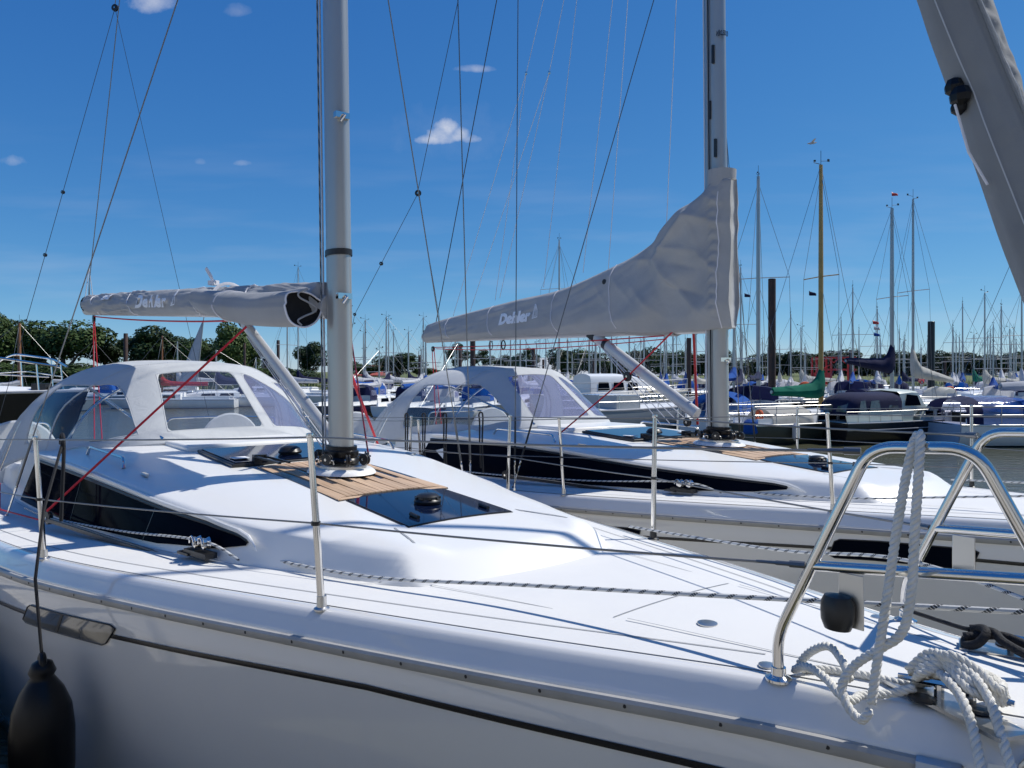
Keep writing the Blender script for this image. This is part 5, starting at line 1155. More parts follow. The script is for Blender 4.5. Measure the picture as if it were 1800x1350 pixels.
near_list = [
 (642, 55, 192, 7.5, 563, 'whitec', 'slim mast with a white boom cover, left of a taller one below the bushes'), (679, 55, 190, 8.2, 557, 'whitec', 'white mast and drooping white boom cover in front of the dark round bush'),
 (718, 62, 188, 7.2, 583, 'navy', 'low mast standing just left of the black pile and second sprayhood'), (744, 60, 200, 8.5, 558, 'whitec', 'white mast touching the right side of the slim black pile'),
 (983, 47, 68, 9.5, 422, 'whitec', 'very tall mast with masthead aerials rising above the covered boom'), (1047, 41, 66, 8.0, 560, 'bluec', 'bright blue boom cover seen between the sprayhood and the vang'),
 (1075, 48, 200, 8, 575, 'creamc', 'mast with a peaked cream boom cover behind the cream motor boat'), (1132, 50, 70, 8, 588, 'navy', 'mast with navy cover behind the grey vang strut'),
 (1183, 52, 196, 8.5, 540, 'whitec', 'white boom cover and tall mast left of the second big mast'), (1222, 47, 205, 8, 500, 'creamc', 'cream cover on the mast next to the second yacht mast')]
for px, d, hd, L, top, cv, lab in near_list:
    sailboat(px, d, hd, L, top, lab, 'white', cv, 'alu', random.choice([None, 'navy', 'whitec']), 1 if top > 500 else 2, detail=0, mr=.06, rise=random.uniform(.5, .9), group='sailing boats berthed in the basin')
right_list = [(1302, 44, 68, 8, 470), (1390, 50, 66, 7.5, 552), (1408, 56, 200, 8.5, 575), (1499, 46, 66, 9, 505), (1542, 50, 68, 8, 543), (1588, 58, 205, 8, 600), (1619, 50, 66, 8, 610),
 (1675, 46, 68, 7.5, 575), (1692, 52, 60, 9, 533), (1712, 60, 200, 7.5, 588), (1731, 45, 205, 9, 515), (1746, 62, 66, 7.5, 570), (1760, 48, 66, 9, 538), (1775, 55, 200, 8, 578), (1786, 60, 66, 8, 600), (1796, 44, 70, 8, 505)]
cvs = ['navy', 'whitec', 'creamc', 'bluec', 'whitec', 'navy', 'redc', 'whitec', 'bluec', 'green', 'creamc']
for i, (px, d, hd, L, top) in enumerate(right_list):
    cv = cvs[i % len(cvs)]; nmc = {'navy': 'navy', 'whitec': 'white', 'creamc': 'cream', 'bluec': 'bright blue', 'redc': 'red', 'green': 'green'}[cv]
    sailboat(px, d, hd + random.uniform(-6, 6), L, top, ('boat with %s boom cover, mast %s' % (nmc, ['just right of the second yacht mast', 'left of the rounder tree', 'left of the wooden mast', 'left of the navy covered mast', 'close to the navy covered mast', 'between navy and cream covers', 'right of the cream covered mast', 'right of the black pile', 'second to the right of the black pile', 'third to the right of the black pile', 'fourth right of the black pile, tall', 'left of the wide dark tree', 'before the wide dark tree', 'right of the wide dark tree', 'near the right edge', 'cut by the right edge'][i])), 'white', cv, 'alu', random.choice([None, 'navy', 'bluec', 'whitec', None]), 1, detail=0, mr=.05, rise=random.uniform(.4, 1.0), group='sailing boats berthed in the basin')
rnd = random.Random(11)
k = 0
for d in (38.5, 50.5, 64.5):
    px = 600 + rnd.uniform(0, 40)
    while px < 1800:
        if not (1300 < px < 1700 and d < 40):
            k += 1; cv = rnd.choice(['navy', 'whitec', 'whitec', 'creamc', 'bluec', 'whitec']); nmc = {'navy': 'navy', 'whitec': 'white', 'creamc': 'cream', 'bluec': 'bright blue'}[cv]
            hd = rnd.choice([66, 246]) + rnd.uniform(-7, 7)
            top = rnd.choice([None, 1]) if d < 45 else 1
            tp = rnd.uniform(575, 628) if d > 60 else rnd.uniform(560, 618)
            zone = [z for lim, z in ((700, 'right beside the first yacht mast'), (760, 'left of the second sprayhood'), (850, 'behind the second sprayhood rear'), (930, 'seen through the second sprayhood'), (1030, 'under the second boom'), (1130, 'behind the cream motor boat'), (1230, 'left of the second yacht mast'), (1330, 'just right of the second yacht mast'), (1400, 'beside the thick brown pile'), (1470, 'behind the green boom cover'), (1560, 'behind the dark cruiser'), (1650, 'left of the thick black pile'), (1720, 'right of the thick black pile'), (9999, 'at the right edge')) if px < lim][0]
            hc, hdm = rnd.choice([('white', 'white'), ('white', 'white'), ('white', 'white'), ('cream', 'cream'), ('navy', 'navyhull')]), rnd.choice([None, 'navy', 'whitec', 'bluec'])
            sailboat(px, d + rnd.uniform(-.8, .8), hd, rnd.uniform(5.8, 7.8), tp, '%s %s boat, %s cover, %s, %s' % ({38.5: 'nearer', 50.5: 'distant', 64.5: 'far'}[d], hc[0], nmc, {None: 'no hood', 'navy': 'navy hood', 'whitec': 'white hood', 'bluec': 'blue hood'}[hdm], zone), hc[1], cv, 'alu', hdm, 1, detail=0, mr=rnd.uniform(.04, .055), rise=rnd.uniform(.4, .9), wires=(k % 2 == 0), boom=True, group='sailing boats berthed in the basin')
        px += rnd.uniform(34, 66) * 44 / d * 1.15
# left side
sailboat(34, 40, 20, 8, 568, 'brown varnished mast at the far left behind the black motor yacht', 'white', 'whitec', 'brownwood', None, 1, detail=0, mr=.09, rise=.3)
sailboat(505, 52, 150, 8, 540, 'thin silver mast between the first vang and the first mast', 'white', 'whitec', 'alu', None, 1, detail=0)
sailboat(524, 58, 160, 8, 470, 'tallest thin mast left of the first yacht mast', 'white', 'navy', 'alu', None, 1, detail=0, mr=.05)
sailboat(240, 50, 8, 7.5, 640, 'low boat with bright blue tarpaulin seen through the first sprayhood', 'grey', 'bluec', 'alu', 'bluec', 1, detail=0, rise=.7)
sailboat(165, 55, 5, 8, 600, 'white open boat against the far bank at the left', 'white', 'whitec', 'alu', None, 1, detail=0, rise=.3)
sailboat(380, 46, 200, 8, 615, 'white boat with navy hood seen through the front pane of the first sprayhood', 'white', 'navy', 'alu', 'navy', 1, detail=0)
sailboat(285, 44, 190, 7, 590, 'boat with brown mast seen through the first sprayhood front pane', 'white', 'redc', 'brownwood', None, 1, detail=0, rise=.5)
sailboat(312, 58, 185, 8, 600, 'white masted boat below the round dark trees at the left', 'white', 'whitec', 'alu', None, 1, detail=0)
sailboat(450, 60, 185, 8, 628, 'low masted boat right of the first sprayhood top', 'white', 'navy', 'alu', 'whitec', 1, detail=0)
sailboat(612, 48, 200, 8, 540, 'thin mast just right of the first big mast', 'white', 'whitec', 'alu', None, 1, detail=0)
Yt = root('sailing_dinghy', 'dinghy with a hoisted pale triangular sail above the first sprayhood', 'dinghy', (at(335, 50), 50, 0), R(10))
boat_hull(Yt, 4.2, 1.6, .5, 'white'); part('mast', 'alu', Yt, lambda m: m.tube([(.3, 0, .4), (.85, 0, zat(556, 50))], .035, 6))
part('sail', 'whitec', Yt, lambda m: m.grid([[Vector((.28 + .55 * t - 1.25 * (1 - t)**.9 * k / 4., .06 * math.sin(3.1 * k / 4.), .9 + (zat(560, 50) - .9) * t)) for k in range(5)] for t in [i / 8. for i in range(9)]]), thick=.01)
def black_yacht():
    d = 14.5; Y = root('motor_yacht', 'black hulled motor yacht with white foredeck and bent steel bow rail at far left', 'motor yacht', (at(-262, d), d + .6, 0), R(-4))
    rows = boat_hull(Y, 8.6, 3.2, 1.62, 'blackhull', 'cabin', 'whitec', transom=.95, sheer=.10)
    part('foredeck', 'cabin', Y, lambda m: m.lathe([(1.0, 0), (.95, .1), (.7, .18), (.1, .22)], (2.2, 0, 1.66), 20, sx=1.4, sy=.9))
    cabin(Y, -3.5, .9, 1.2, 1.62, 1.0, 'cabin', 2)
    part('radar_arch', 'cabin', Y, lambda m: m.tube([(1.35, -.9, 1.7), (1.0, -.9, 2.7), (1.05, .9, 2.7), (1.35, .9, 1.7)], .11, 8))
    for s in (1, -1):
        part('bow_rail', 'steel', Y, lambda m: m.tube(fillet([(.6, s * 1.3, 1.75), (1.9, s * 1.25, 2.55), (3.2, s * .75, 2.42), (3.95, s * .12, 2.25)], .3), .022, 8))
        for x, y, z in ((2.2, 1.18, 2.53), (3.2, .75, 2.42), (3.7, .35, 2.30)): part('rail_post', 'steel', Y, lambda m: m.tube([(x, s * y, 1.75), (x - .05, s * y, z)], .016, 6))
        part('mid_rail', 'steel', Y, lambda m: m.tube(fillet([(1.0, s * 1.3, 2.08), (2.3, s * 1.15, 2.16), (3.8, s * .2, 2.05)], .2), .014, 6))
    An = part('anchor', 'black', Y, lambda m: (m.tube([(3.5, 0, 1.85), (4.2, 0, 1.70)], .05, 8), m.box((4.15, 0, 1.6), (.28, .42, .10), Matrix.Rotation(.5, 3, 'Y')), m.box((3.5, 0, 1.85), (.3, .2, .14))))
black_yacht()
# burgees and flags
for (px, py, d, mt, lab) in ((1527, 567, 30.8, 'redpaint', 'small dark red pennant, topmost of three under the spreader'), (1529, 577, 30.8, 'whitec', 'small pale pennant between the red and the blue ones'), (1529, 588, 30.8, 'bluec', 'small light blue pennant, lowest of three under the spreader'), (1560, 344, 31, 'redpaint', 'red and white burgee at the top of a tall grey mast'), (1415, 517, 25.6, 'navy', 'small dark flag below the spreader of the wooden mast'), (1304, 520, 30.4, 'navy', 'tiny dark flag left of the tall silver mast')):
    x, z = at(px, d), zat(py, d); m = MB(); rr = [[Vector((x + .24 * t, d - .35 + .05 * math.sin(t * 6), z - .06 * t + q * (1 - .5 * t))) for t in (0, .25, .5, .75, 1)] for q in (-.08, .08)]; m.grid(rr); tag(m.build('pennant', mt, None, thick=.006), lab, 'flag')
# bird-shaped wind vane over the wooden mast, seagull
def gull():
    d = 25.6; x, z = at(1427, d), zat(252, d); g = MB(); g.tube([(x - .16, d, z - .01), (x - .05, d, z), (x + .08, d, z + .015), (x + .13, d, z + .03), (x + .17, d, z + .025)], [.005, .035, .03, .018, .004], 8)
    for s in (1, -1): g.grid([[Vector((x - .03 + .03 * t, d + s * (.02 + .30 * t), z + .03 + .16 * t - .12 * t * t)), Vector((x + .06 + .01 * t - .05 * t * t, d + s * (.02 + .30 * t), z + .03 + .16 * t - .12 * t * t))] for t in (0, .3, .6, .85, 1)])
    tag(g.build('seagull', 'whitec', None, thick=.006), 'small gull gliding just above the top of the wooden mast', 'bird')
gull()

# ---------------------------------------------------------------- fender, mooring ropes, hanging lines
def F0(): 
    c = Vector((3.86, 1.575, 0)); Fd = root('fender', 'big black fender hanging on a black line against the nearest hull', 'fender', W(1, (3.86, 1.575, .2)), RZ1)
    part('fender_body', 'rubber', Fd, lambda m: m.lathe([(.02, 0), (.07, .02), (.115, .08), (.128, .18), (.128, .36), (.116, .46), (.085, .54), (.055, .585), (.045, .60), (.055, .62), (.04, .66), (.012, .675)], (0, 0, 0), 36), auto=180)
    part('fender_eye', 'rubber', Fd, lambda m: m.tube([Vector((.028 * math.cos(t), 0, .655 + .035 * math.sin(t))) for t in [2 * math.pi * k / 14 for k in range(15)]], .016, 8))
    e = Vector((4.28, 1.44, zd(4.28) + .60)) - c; e = Vector((e.x, e.y, e.z - .2))
    part('fender_line', 'ropeblack', Fd, lambda m: m.tube([Vector((0, 0, .67)), Vector((.06, .02, 1.02)), Vector((.22, -.03, 1.3)), e], .0075, 6))
    lp = [e + Vector((.03 + .05 * math.cos(t), .0, -.02 + .05 * math.sin(t))) for t in [R(30 * k) for k in range(12)]]
    part('line_loop', 'ropeblack', Fd, lambda m: m.tube(curve([e, *lp[:9], e + Vector((-.02, 0, -.06)), e + Vector((-.01, .01, -.40))], 4), .009, 6))
F0()
def hang(b, u, s, ln, label, w=.035, g='black lines hanging from the guard wire'):
    z = zd(u) + .605; y = s * (bb(u) - .035); m = MB()
    m.tube(curve([(u, y, z - ln), (u + .01, y + .004, z - ln * .5), (u + .005, y, z), (u + .03, y, z + .04), (u + .06, y, z + .02), (u + .05, y, z - .05), (u + w, y + .01, z - ln * .5), (u + w, y, z - ln * .92)], 6), .007, 6)
    m.v = [tuple(W(b, v)) for v in m.v]; tag(m.build('hanging_line', 'ropeblack', None), label, 'rope', g)
for u, ln, lab in ((4.92, .46, 'looped black line on the port guard wire beside the paired shrouds'), (5.62, .52, 'pair of black lines on the guard wire left of the shrouds'), (6.08, .6, 'crossed black lines on the port guard wire near the red rope'), (6.46, .62, 'farthest black line on the port guard wire, beside the third stanchion')): hang(1, u, -1, ln, lab)
def three_strand(m, pts, r=.0098, pitch=.042, b=1):
    P = curve([W(b, (u, v, zd(u) + h)) for u, v, h in pts], 14); Q = []                   # resample
    acc = [0]
    for p, q in zip(P, P[1:]): acc.append(acc[-1] + (q - p).length)
    n = int(acc[-1] / (pitch / 9)); j = 0
    for i in range(n + 1):
        s = acc[-1] * i / n
        while j < len(acc) - 2 and acc[j + 1] < s: j += 1
        t = (s - acc[j]) / max(1e-6, acc[j + 1] - acc[j]); Q.append(P[j].lerp(P[j + 1], t))
    nrm = Vector((0.3, .2, 1)); st = [[], [], []]
    for i, q in enumerate(Q):
        T = (Q[min(n, i + 1)] - Q[max(0, i - 1)]).normalized(); nrm = (nrm - T * nrm.dot(T)).normalized(); bn = T.cross(nrm); ph = 2 * math.pi * (acc[-1] * i / n) / pitch
        for k in range(3): st[k].append(q + (nrm * math.cos(ph + k * 2.0944) + bn * math.sin(ph + k * 2.0944)) * r * .52)
    for k in range(3): m.tube(st[k], r * .56, 7)
def ropes():
    m = MB()
    three_strand(m, [(.745, .40, .03), (.735, .395, .12), (.72, .385, .25), (.705, .365, .42), (.69, .338, .565), (.682, .325, .602), (.672, .335, .597), (.665, .36, .53), (.668, .372, .40), (.672, .378, .28), (.69, .38, .19), (.735, .385, .145), (.785, .39, .10), (.81, .40, .05), (.79, .41, .01), (.762, .41, -.008), (.745, .405, .015)])
    three_strand(m, [(.80, .385, .06), (.83, .36, .09), (.88, .33, .105), (.94, .31, .07), (.975, .29, .02), (.93, .245, .016), (.84, .215, .016), (.76, .205, .016), (.71, .19, .03)])
    three_strand(m, [(.985, .30, .015), (.93, .335, .045), (.87, .36, .04), (.82, .385, .02), (.80, .37, .012), (.80, .33, .012), (.76, .28, .014), (.72, .25, .03)])
    o = m.build('mooring_rope', 'rope', None, auto=180); tag(o, 'white twisted rope looped over the nearest bow rail and tangled at its foot', 'rope')
    m = MB()
    for i in range(4):                                         # turns on the cleat
        t = i * .012; three_strand(m, [(.74, .20 + t, .025 + t), (.70, .255 - t, .07 + t), (.64, .20 + t, .085 + t * .6), (.59, .155 - t * .5, .05), (.56, .20 + t, .03 + t), (.60, .265 - t, .06 + t), (.66, .235, .09 + t * .7), (.72, .165 + t, .05)], .0098)
    three_strand(m, [(.70, .20, .05), (.66, .255, .075), (.61, .29, .05), (.575, .325, .005), (.54, .37, -.07), (.48, .43, -.20), (.38, .54, -.42), (.2, .75, -.68), (.1, 1.0, -.9), (.0, 1.7, -.95)], .0102)
    three_strand(m, [(.64, .18, .07), (.60, .245, .085), (.56, .275, .05), (.53, .31, .005), (.495, .345, -.06), (.43, .40, -.18), (.33, .50, -.38), (.16, .72, -.64), (.05, .98, -.9), (-.1, 1.7, -.95)], .0102)
    tag(m.build('mooring_rope', 'rope', None, auto=180), 'white twisted rope knotted on the bow cleat and led down over the edge', 'rope')
    m = MB(); P = [(.985, -.335, .035), (.80, -.215, .05), (.765, -.205, .055), (.735, -.19, .065), (.72, -.165, .060), (.735, -.15, .035), (.765, -.16, .022), (.775, -.19, .03), (.75, -.205, .05), (.71, -.185, .062), (.67, -.16, .045), (.58, -.15, .025), (.40, -.20, .02)]
    m.tube(curve([W(1, (u, v, zd(u) + h)) for u, v, h in P], 8), [.006] * 14 + [.0115] * 83, 9)
    m.tube(curve([W(1, (u, v, zd(u) + h)) for u, v, h in ((.775, -.17, .04), (.70, -.21, .05), (.62, -.20, .04), (.5, -.24, .03))], 8), .0115, 9)
    tag(m.build('mooring_rope', 'ropeblack', None, auto=180), 'black braided rope knotted on the far side of the foredeck', 'rope')
ropes()
def cleat(s):
    C = K1['part']('bow_cleat', Y1); z = zd(.65)
    part('cleat_plate', 'steel_dull', C, lambda m: m.box((.65, s * .235, z + .006), (.30, .085, .008), Matrix.Rotation(-s * .38, 3, 'Z')))
    part('cleat_horn', 'steel', C, lambda m: (m.tube([(.54, s * .20, z + .038), (.65, s * .215, z + .045), (.76, s * .24, z + .038)], [.007, .012, .007], 8), m.tube([(.62, s * .21, z), (.62, s * .21, z + .04)], .011, 8), m.tube([(.68, s * .222, z), (.68, s * .222, z + .04)], .011, 8)))
    for u, v in ((.60, .225), (.70, .26)): part('fairlead_opening', 'black', C, lambda m: m.lathe([(.028, 0), (.03, .004), (.02, .006)], (u, s * v, z + .009), 12))
    part('bow_eye', 'steel_dull', C, lambda m: m.tube([K1['hullp'](.475, -.075, .012, s) + Vector((.03 * math.cos(t), 0, .03 * math.sin(t))) for t in [2 * math.pi * k / 16 for k in range(17)]], .008, 8))
    part('bow_patch', 'gel', C, lambda m: m.grid([[K1['hullp'](.56 - .28 * i / 8, -.07 - .26 * k / 8, .006, s) for k in range(9)] for i in range(9)]))
for s in (1, -1): cleat(s)

# ---------------------------------------------------------------- trees
def leaf_mat(name, c1, c2):
    m = P_(name, c1, .6, spec=.25); t = m.node_tree; p = t.nodes['Principled BSDF']
    tc = N(t, 'ShaderNodeTexCoord'); n = N(t, 'ShaderNodeTexNoise'); n.inputs['Scale'].default_value = .9; n.inputs['Detail'].default_value = 4; t.links.new(tc.outputs['Object'], n.inputs['Vector'])
    cr = N(t, 'ShaderNodeValToRGB'); cr.color_ramp.elements[0].color = (*c1, 1); cr.color_ramp.elements[1].color = (*c2, 1); cr.color_ramp.elements[0].position = .35; cr.color_ramp.elements[1].position = .7
    t.links.new(n.outputs[0], cr.inputs[0]); t.links.new(cr.outputs[0], p.inputs['Base Color'])
    p.inputs['Subsurface Weight'].default_value = 0; MT[name] = m
leaf_mat('leaf_dark', (.016, .034, .010), (.040, .068, .018)); leaf_mat('leaf_mid', (.032, .06, .014), (.075, .115, .028)); leaf_mat('leaf_pale', (.06, .10, .026), (.12, .165, .048)); leaf_mat('leaf_yellow', (.13, .15, .04), (.20, .20, .06))
def crown_mesh(seed, n=2600, leaf=.16, lobes=9, up=1.):
    r = random.Random(seed); L = []
    for i in range(lobes):
        a = r.uniform(0, 6.28); q = r.uniform(.15, .62); L.append((Vector((q * math.cos(a), q * math.sin(a), r.uniform(-.30, .55) * up)), r.uniform(.26, .46)))
    L.append((Vector((0, 0, .1)), .5)); m = MB(); vs = []; fs = []
    for i in range(n):
        c, rad = r.choice(L); d = Vector((r.gauss(0, 1), r.gauss(0, 1), r.gauss(0, 1))).normalized(); k = r.uniform(.55, 1.06) ** .5
        p = c + Vector((d.x, d.y, d.z * .85)) * rad * k; s = leaf * r.uniform(.25, .6)
        nn = (d + Vector((r.uniform(-.9, .9), r.uniform(-.9, .9), r.uniform(-.5, .9)))).normalized(); t1 = nn.orthogonal().normalized(); t1 = Matrix.Rotation(r.uniform(0, 6.28), 3, nn) @ t1; t2 = nn.cross(t1); o = len(vs)
        vs += [p + t1 * s, p + t2 * s * .6, p - t1 * s, p - t2 * s * .6]; fs.append((o, o + 1, o + 2, o + 3))
    m.add(vs, fs); me = bpy.data.meshes.new('crown'); me.from_pydata(m.v, [], m.f); me.update(); return me
CM = [crown_mesh(s, 7500, .095, 11) for s in (1, 2, 3)] + [crown_mesh(5, 3600, .12, 8)]
CMM = {}
def tree(px, top, wpx, d, mat='leaf_dark', label=None, base=1.2, group='trees along the bank', trunk=True, low=None, k=None, nm='tree', sy=1.):
    x = at(px, d); zt = zat(top, d); w = wpx * d / 1308.2 / 2; zl = low if low is not None else base + .3
    T = root(nm, label or 'leafy green tree on the far bank', 'tree' if nm == 'tree' else 'bush', (x, d, base), random.uniform(0, 6), group)
    key = (k if k is not None else random.randrange(3), mat)
    if key not in CMM: me = CM[key[0]].copy(); me.materials.append(MT[mat]); CMM[key] = me
    c = bpy.data.objects.new('crown', CMM[key]); COL.objects.link(c); c.parent = T; hh = (zt - zl) / 2; c.location = (0, 0, (zt + zl) / 2 - base - .08 * hh); c.scale = (w * 1.12, w * 1.12 * sy, hh * 1.10)
    if trunk: part('trunk', 'brown', T, lambda m: (m.tube([(0, 0, -.3), (.05, 0, (zl - base) + .2 * hh), (.1, .05, (zl - base) + hh)], [.09 * w + .08, .06 * w + .06, .03], 8), m.tube([(.03, 0, (zl - base) + .2 * hh), (w * .4, 0, (zl - base) + hh)], [.05 * w + .04, .02], 6), m.tube([(.03, 0, (zl - base) + .1 * hh), (-w * .4, .1, (zl - base) + .9 * hh)], [.05 * w + .04, .02], 6)))
    return T
G1 = [(8, 556, 95, 84, 'leaf_mid', 'loose pale green tree at the left edge with open crown'), (62, 590, 60, 86, 'leaf_dark', 'low dark tree between the edge tree and the big one'), (112, 560, 135, 84, 'leaf_mid', 'largest tree at left with a wide light-tipped crown'), (186, 600, 70, 88, 'leaf_dark', 'small tree right of the largest tree'),
 (268, 583, 125, 86, 'leaf_dark', 'dark rounded tree behind the black pile'), (318, 600, 70, 88, 'leaf_dark', 'dark tree overlapping the rounded one on its right'), (362, 598, 75, 82, 'leaf_mid', 'feathery tree right of the pale triangular sail'), (408, 574, 78, 80, 'leaf_pale', 'bright green tree with a leaning top behind the first vang'), (440, 600, 60, 84, 'leaf_mid', 'green tree tucked behind the bright leaning one'), (545, 612, 60, 84, 'leaf_dark', 'dark tree just left of the first mast'),
 (600, 640, 60, 84, 'leaf_dark', 'dark bush behind the first mast'), (648, 652, 70, 80, 'leaf_mid', 'low bushes below the red roof'), (700, 633, 85, 78, 'leaf_dark', 'round very dark bush behind two white masts'), (745, 660, 60, 80, 'leaf_mid', 'low green bush left of the second sprayhood')]
for px, top, w, d, mt, lab in G1: tree(px, top - 17, w * 1.2, d, mt, lab)
for i, (px, top, w) in enumerate(((20, 640, 130), (100, 640, 140), (180, 645, 120), (250, 640, 120), (330, 640, 120), (400, 645, 120), (470, 640, 110), (530, 650, 100), (590, 668, 90), (650, 672, 90), (720, 676, 90), (775, 680, 80))):
    tree(px, top - 8, w * 1.1, 77.5 + (i % 3), ['leaf_mid', 'leaf_dark', 'leaf_pale'][i % 3], ['low scrub at the far left edge of the bank', 'scrub under the largest tree at left', 'scrub between the largest tree and the red falls', 'scrub right below the dark rounded tree', 'scrub below the pale triangular sail', 'scrub below the bright leaning tree', 'scrub crossed by the upper end of the first vang', 'scrub just left of the first yacht mast', 'scrub behind the foot of the first yacht mast', 'scrub below the red roofed house', 'scrub right of the round dark bush', 'last scrub left of the second sprayhood'][i], .3, 'scrub along the water', False, .3, None, 'bush')
for i in range(34):                                           # distant line of trees
    px = 990 + i * 25 + random.uniform(-6, 6); top = random.uniform(627, 640); top = {3: 652, 4: 655}.get(i % 9, top)
    tree(px, top - 20, random.uniform(60, 84), 118 + random.uniform(-4, 8), random.choice(['leaf_dark', 'leaf_mid', 'leaf_dark']), 'tree in the distant row behind the masts at the right', 1.3, 'distant row of trees', True, 1.2, 3)
for px, top, w, lab in ((1415, 628, 42, 'rounder tree standing above the distant row, left of the wooden mast'), (1556, 624, 48, 'tall tree of the distant row behind the navy boom cover'), (1665, 630, 50, 'tree right of the thick black pile'), (1762, 625, 55, 'wide dark tree near the right edge')): tree(px, top - 8, w * 1.2, 104, 'leaf_dark', lab)
def pollard(px, top, d, n, lab):
    x = at(px, d); zt = zat(top, d); T = root('tree', lab, 'tree', (x, d, 1.1), 0, 'shaggy trees behind the second sprayhood'); H = zt - 1.1
    part('trunk', 'brown', T, lambda m: (m.tube([(0, 0, -.3), (0, 0, H * .6)], [.14, .09], 7), m.tube([(0, 0, H * .35), (.7, 0, H * .72)], [.08, .04], 6), m.tube([(0, 0, H * .3), (-.7, 0, H * .7)], [.08, .04], 6)))
    key = (3, 'leaf_dark')
    if key not in CMM: me = CM[3].copy(); me.materials.append(MT['leaf_dark']); CMM[key] = me
    for (dx, z, s) in ((0, .84, .6), (.75, .68, .5), (-.75, .72, .52), (.15, .60, .42), (-.3, .5, .36))[:n]:
        c = bpy.data.objects.new('crown', CMM[key]); COL.objects.link(c); c.parent = T; c.location = (dx, 0, H * z); c.scale = (s * 1.2, s * 1.2, s * 1.3)
for a in ((805, 604, 70, 5, 'shaggy dark tree with tufted crown above the second sprayhood, leftmost'), (850, 617, 72, 4, 'second shaggy tree right of the brown pile'), (888, 628, 74, 3, 'small shaggy tree above the green roofed shed'), (929, 614, 72, 5, 'shaggy tree beside the pile right of the shed'), (1092, 622, 74, 5, 'shaggy tree behind the upper part of the second vang')): pollard(*a)
# reeds at the water's edge
def reeds():
    r = random.Random(3); m = MB()
    for i in range(9000):
        x = r.uniform(-62, 60); y = 74 + 5 * noise.noise(Vector((x * .03, 0, 0))) + r.uniform(0, 5); h = r.uniform(.4, 1.3); z = .2; w = .06
        a = r.uniform(-.3, .3); m.add([(x - w, y, z), (x + w, y, z), (x + a, y + r.uniform(-.2, .2), z + h)], [(0, 1, 2)])
    MT['reed'] = P_('reeds', (.16, .17, .06), .8, var=(.4, .9, (.08, .12, .03))); tag(m.build('reeds', 'reed', None, smooth=False), 'tall reeds and grass fringing the water at the foot of the bank', 'reeds', kind='stuff')
reeds()

# ---------------------------------------------------------------- buildings and crane
paint('wall_pale', (.55, .53, .48)); paint('roof_pale', (.60, .60, .56)); paint('roof_green', (.03, .07, .05)); paint('wall_dark', (.05, .06, .06)); paint('roof_red', (.42, .10, .06)); paint('wall_brick', (.35, .16, .10))
def shed(name, label, px0, px1, d, zwall, ztop, dep, wall, roof, nwin, cat='building', gable='x', winh=.8, rs=14):
    x0, x1 = at(px0, d), at(px1, d); B = root(name, label, cat, ((x0 + x1) / 2, d, 1.3), 0); w = x1 - x0; a = zwall - 1.3; t = ztop - 1.3
    part('wall', wall, B, lambda m: m.box((0, dep / 2, a / 2), (w, dep, a)), smooth=False)
    if gable == 'x': part('roof', roof, B, lambda m: m.add([(-w / 2 - .3, -.4, a), (w / 2 + .3, -.4, a), (w / 2 + .3, dep / 2, t), (-w / 2 - .3, dep / 2, t), (w / 2 + .3, dep + .4, a), (-w / 2 - .3, dep + .4, a)], [(0, 1, 2, 3), (3, 2, 4, 5), (0, 3, 5), (1, 4, 2), (0, 5, 4, 1)]), smooth=False)
    else: part('roof', roof, B, lambda m: m.add([(-w / 2 - .3, -.4, a), (w / 2 + .3, -.4, a), (0, -.4, t), (-w / 2 - .3, dep, a), (w / 2 + .3, dep, a), (0, dep, t)], [(0, 1, 2), (3, 5, 4), (0, 2, 5, 3), (1, 4, 5, 2), (0, 3, 4, 1)]), smooth=False)
    for i in range(nwin):
        x = -w / 2 + w * (i + .5) / nwin; f = part('window', 'wall_dark', B, lambda m: m.box((x, -.02, a * .55), (w / nwin * .5, .08, a * winh * .55)), smooth=False)
        part('pane', 'glass', f, lambda m: m.box((x, -.07, a * .55), (w / nwin * .4, .03, a * winh * .42)), smooth=False)
    if gable == 'x':
        for i in range(rs): part('roof_rib', roof, B, lambda m: m.tube([(-w / 2 + w * (i + .5) / rs, -.42, a + .03), (-w / 2 + w * (i + .5) / rs, dep / 2, t + .05)], .05, 4))
    return B
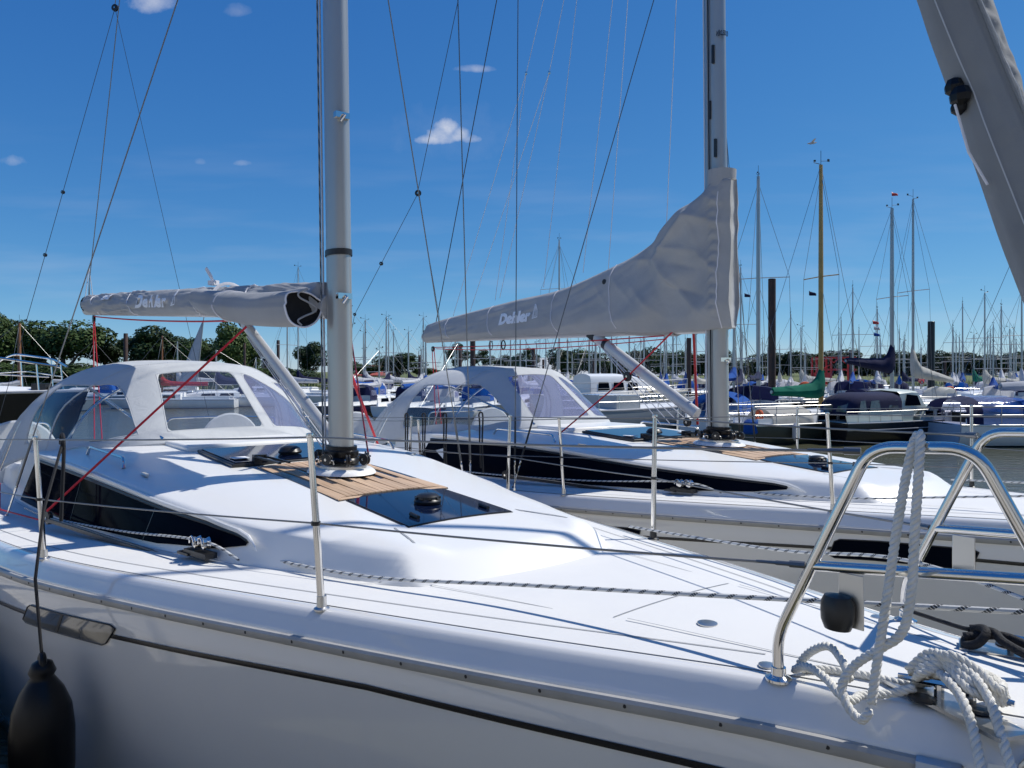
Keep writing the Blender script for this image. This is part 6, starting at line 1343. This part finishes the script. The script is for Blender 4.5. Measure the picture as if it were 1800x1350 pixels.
shed('warehouse', 'long pale warehouse with a low roof behind the second sprayhood', 942, 1120, 128, zat(668, 128), zat(628, 128), 16, 'wall_pale', 'roof_pale', 12)
shed('warehouse', 'low pale building right of the vang behind the masts', 1110, 1245, 132, zat(664, 132), zat(650, 132), 12, 'wall_pale', 'roof_pale', 9)
shed('warehouse', 'long dark walled hall with pale flat roof edge at the right', 1640, 1830, 112, zat(662, 112), zat(650, 112), 14, 'wall_dark', 'roof_pale', 8)
shed('boat_shed', 'dark green gabled shed roof just above the second sprayhood', 858, 948, 96, zat(648, 96), zat(626, 96), 9, 'wall_dark', 'roof_green', 2, gable='y')
shed('house', 'small house with an orange red roof among the bushes', 626, 668, 98, zat(660, 98), zat(642, 98), 7, 'wall_brick', 'roof_red', 2)
shed('hut', 'small thatched brown hut under the trees at far left', 26, 58, 82, zat(645, 82), zat(633, 82), 3, 'wall_brick', 'brownwood', 1)
def crane():
    d = 66; C = root('boat_crane', 'red steel boat crane with trussed gantry behind the green boom cover', 'crane', (at(1465, d), d, 1.0), 0)
    w = 1.7; H = zat(628, d) - 1.0
    for x in (-w, -w * .25, w * .9):
        for y in (-.5, .5): part('column', 'redpaint', C, lambda m: m.box((x, y, H / 2), (.14, .14, H)), smooth=False)
    for z in (.55, .98):
        part('beam', 'redpaint', C, lambda m: m.box((0, -.5, H * z), (w * 2.1, .12, .16)), smooth=False)
    for i in range(7): part('brace', 'redpaint', C, lambda m: m.tube([(-w + .5 * i, -.5, H * (.8 if i % 2 else .98)), (-w + .5 * (i + 1), -.5, H * (.98 if i % 2 else .8))], .05, 4))
    for z in (.1, .45): part('brace', 'redpaint', C, lambda m: m.tube([(-w, -.5, H * z), (-w * .25, -.5, H * (z + .3))], .05, 4))
    part('machine_house', 'redpaint', C, lambda m: m.box((-w * .6, 0, H * .28), (1.1, 1.2, .8)), smooth=False)
crane()
life_ring((at(1128, 34), 34, zat(666, 34)), .17, 'round orange buoy hung behind the second vang strut', 'orange')
life_ring((at(1670, 40), 40, zat(690, 40)), .28, 'orange life ring on a stand right of the thick black pile', 'orange')
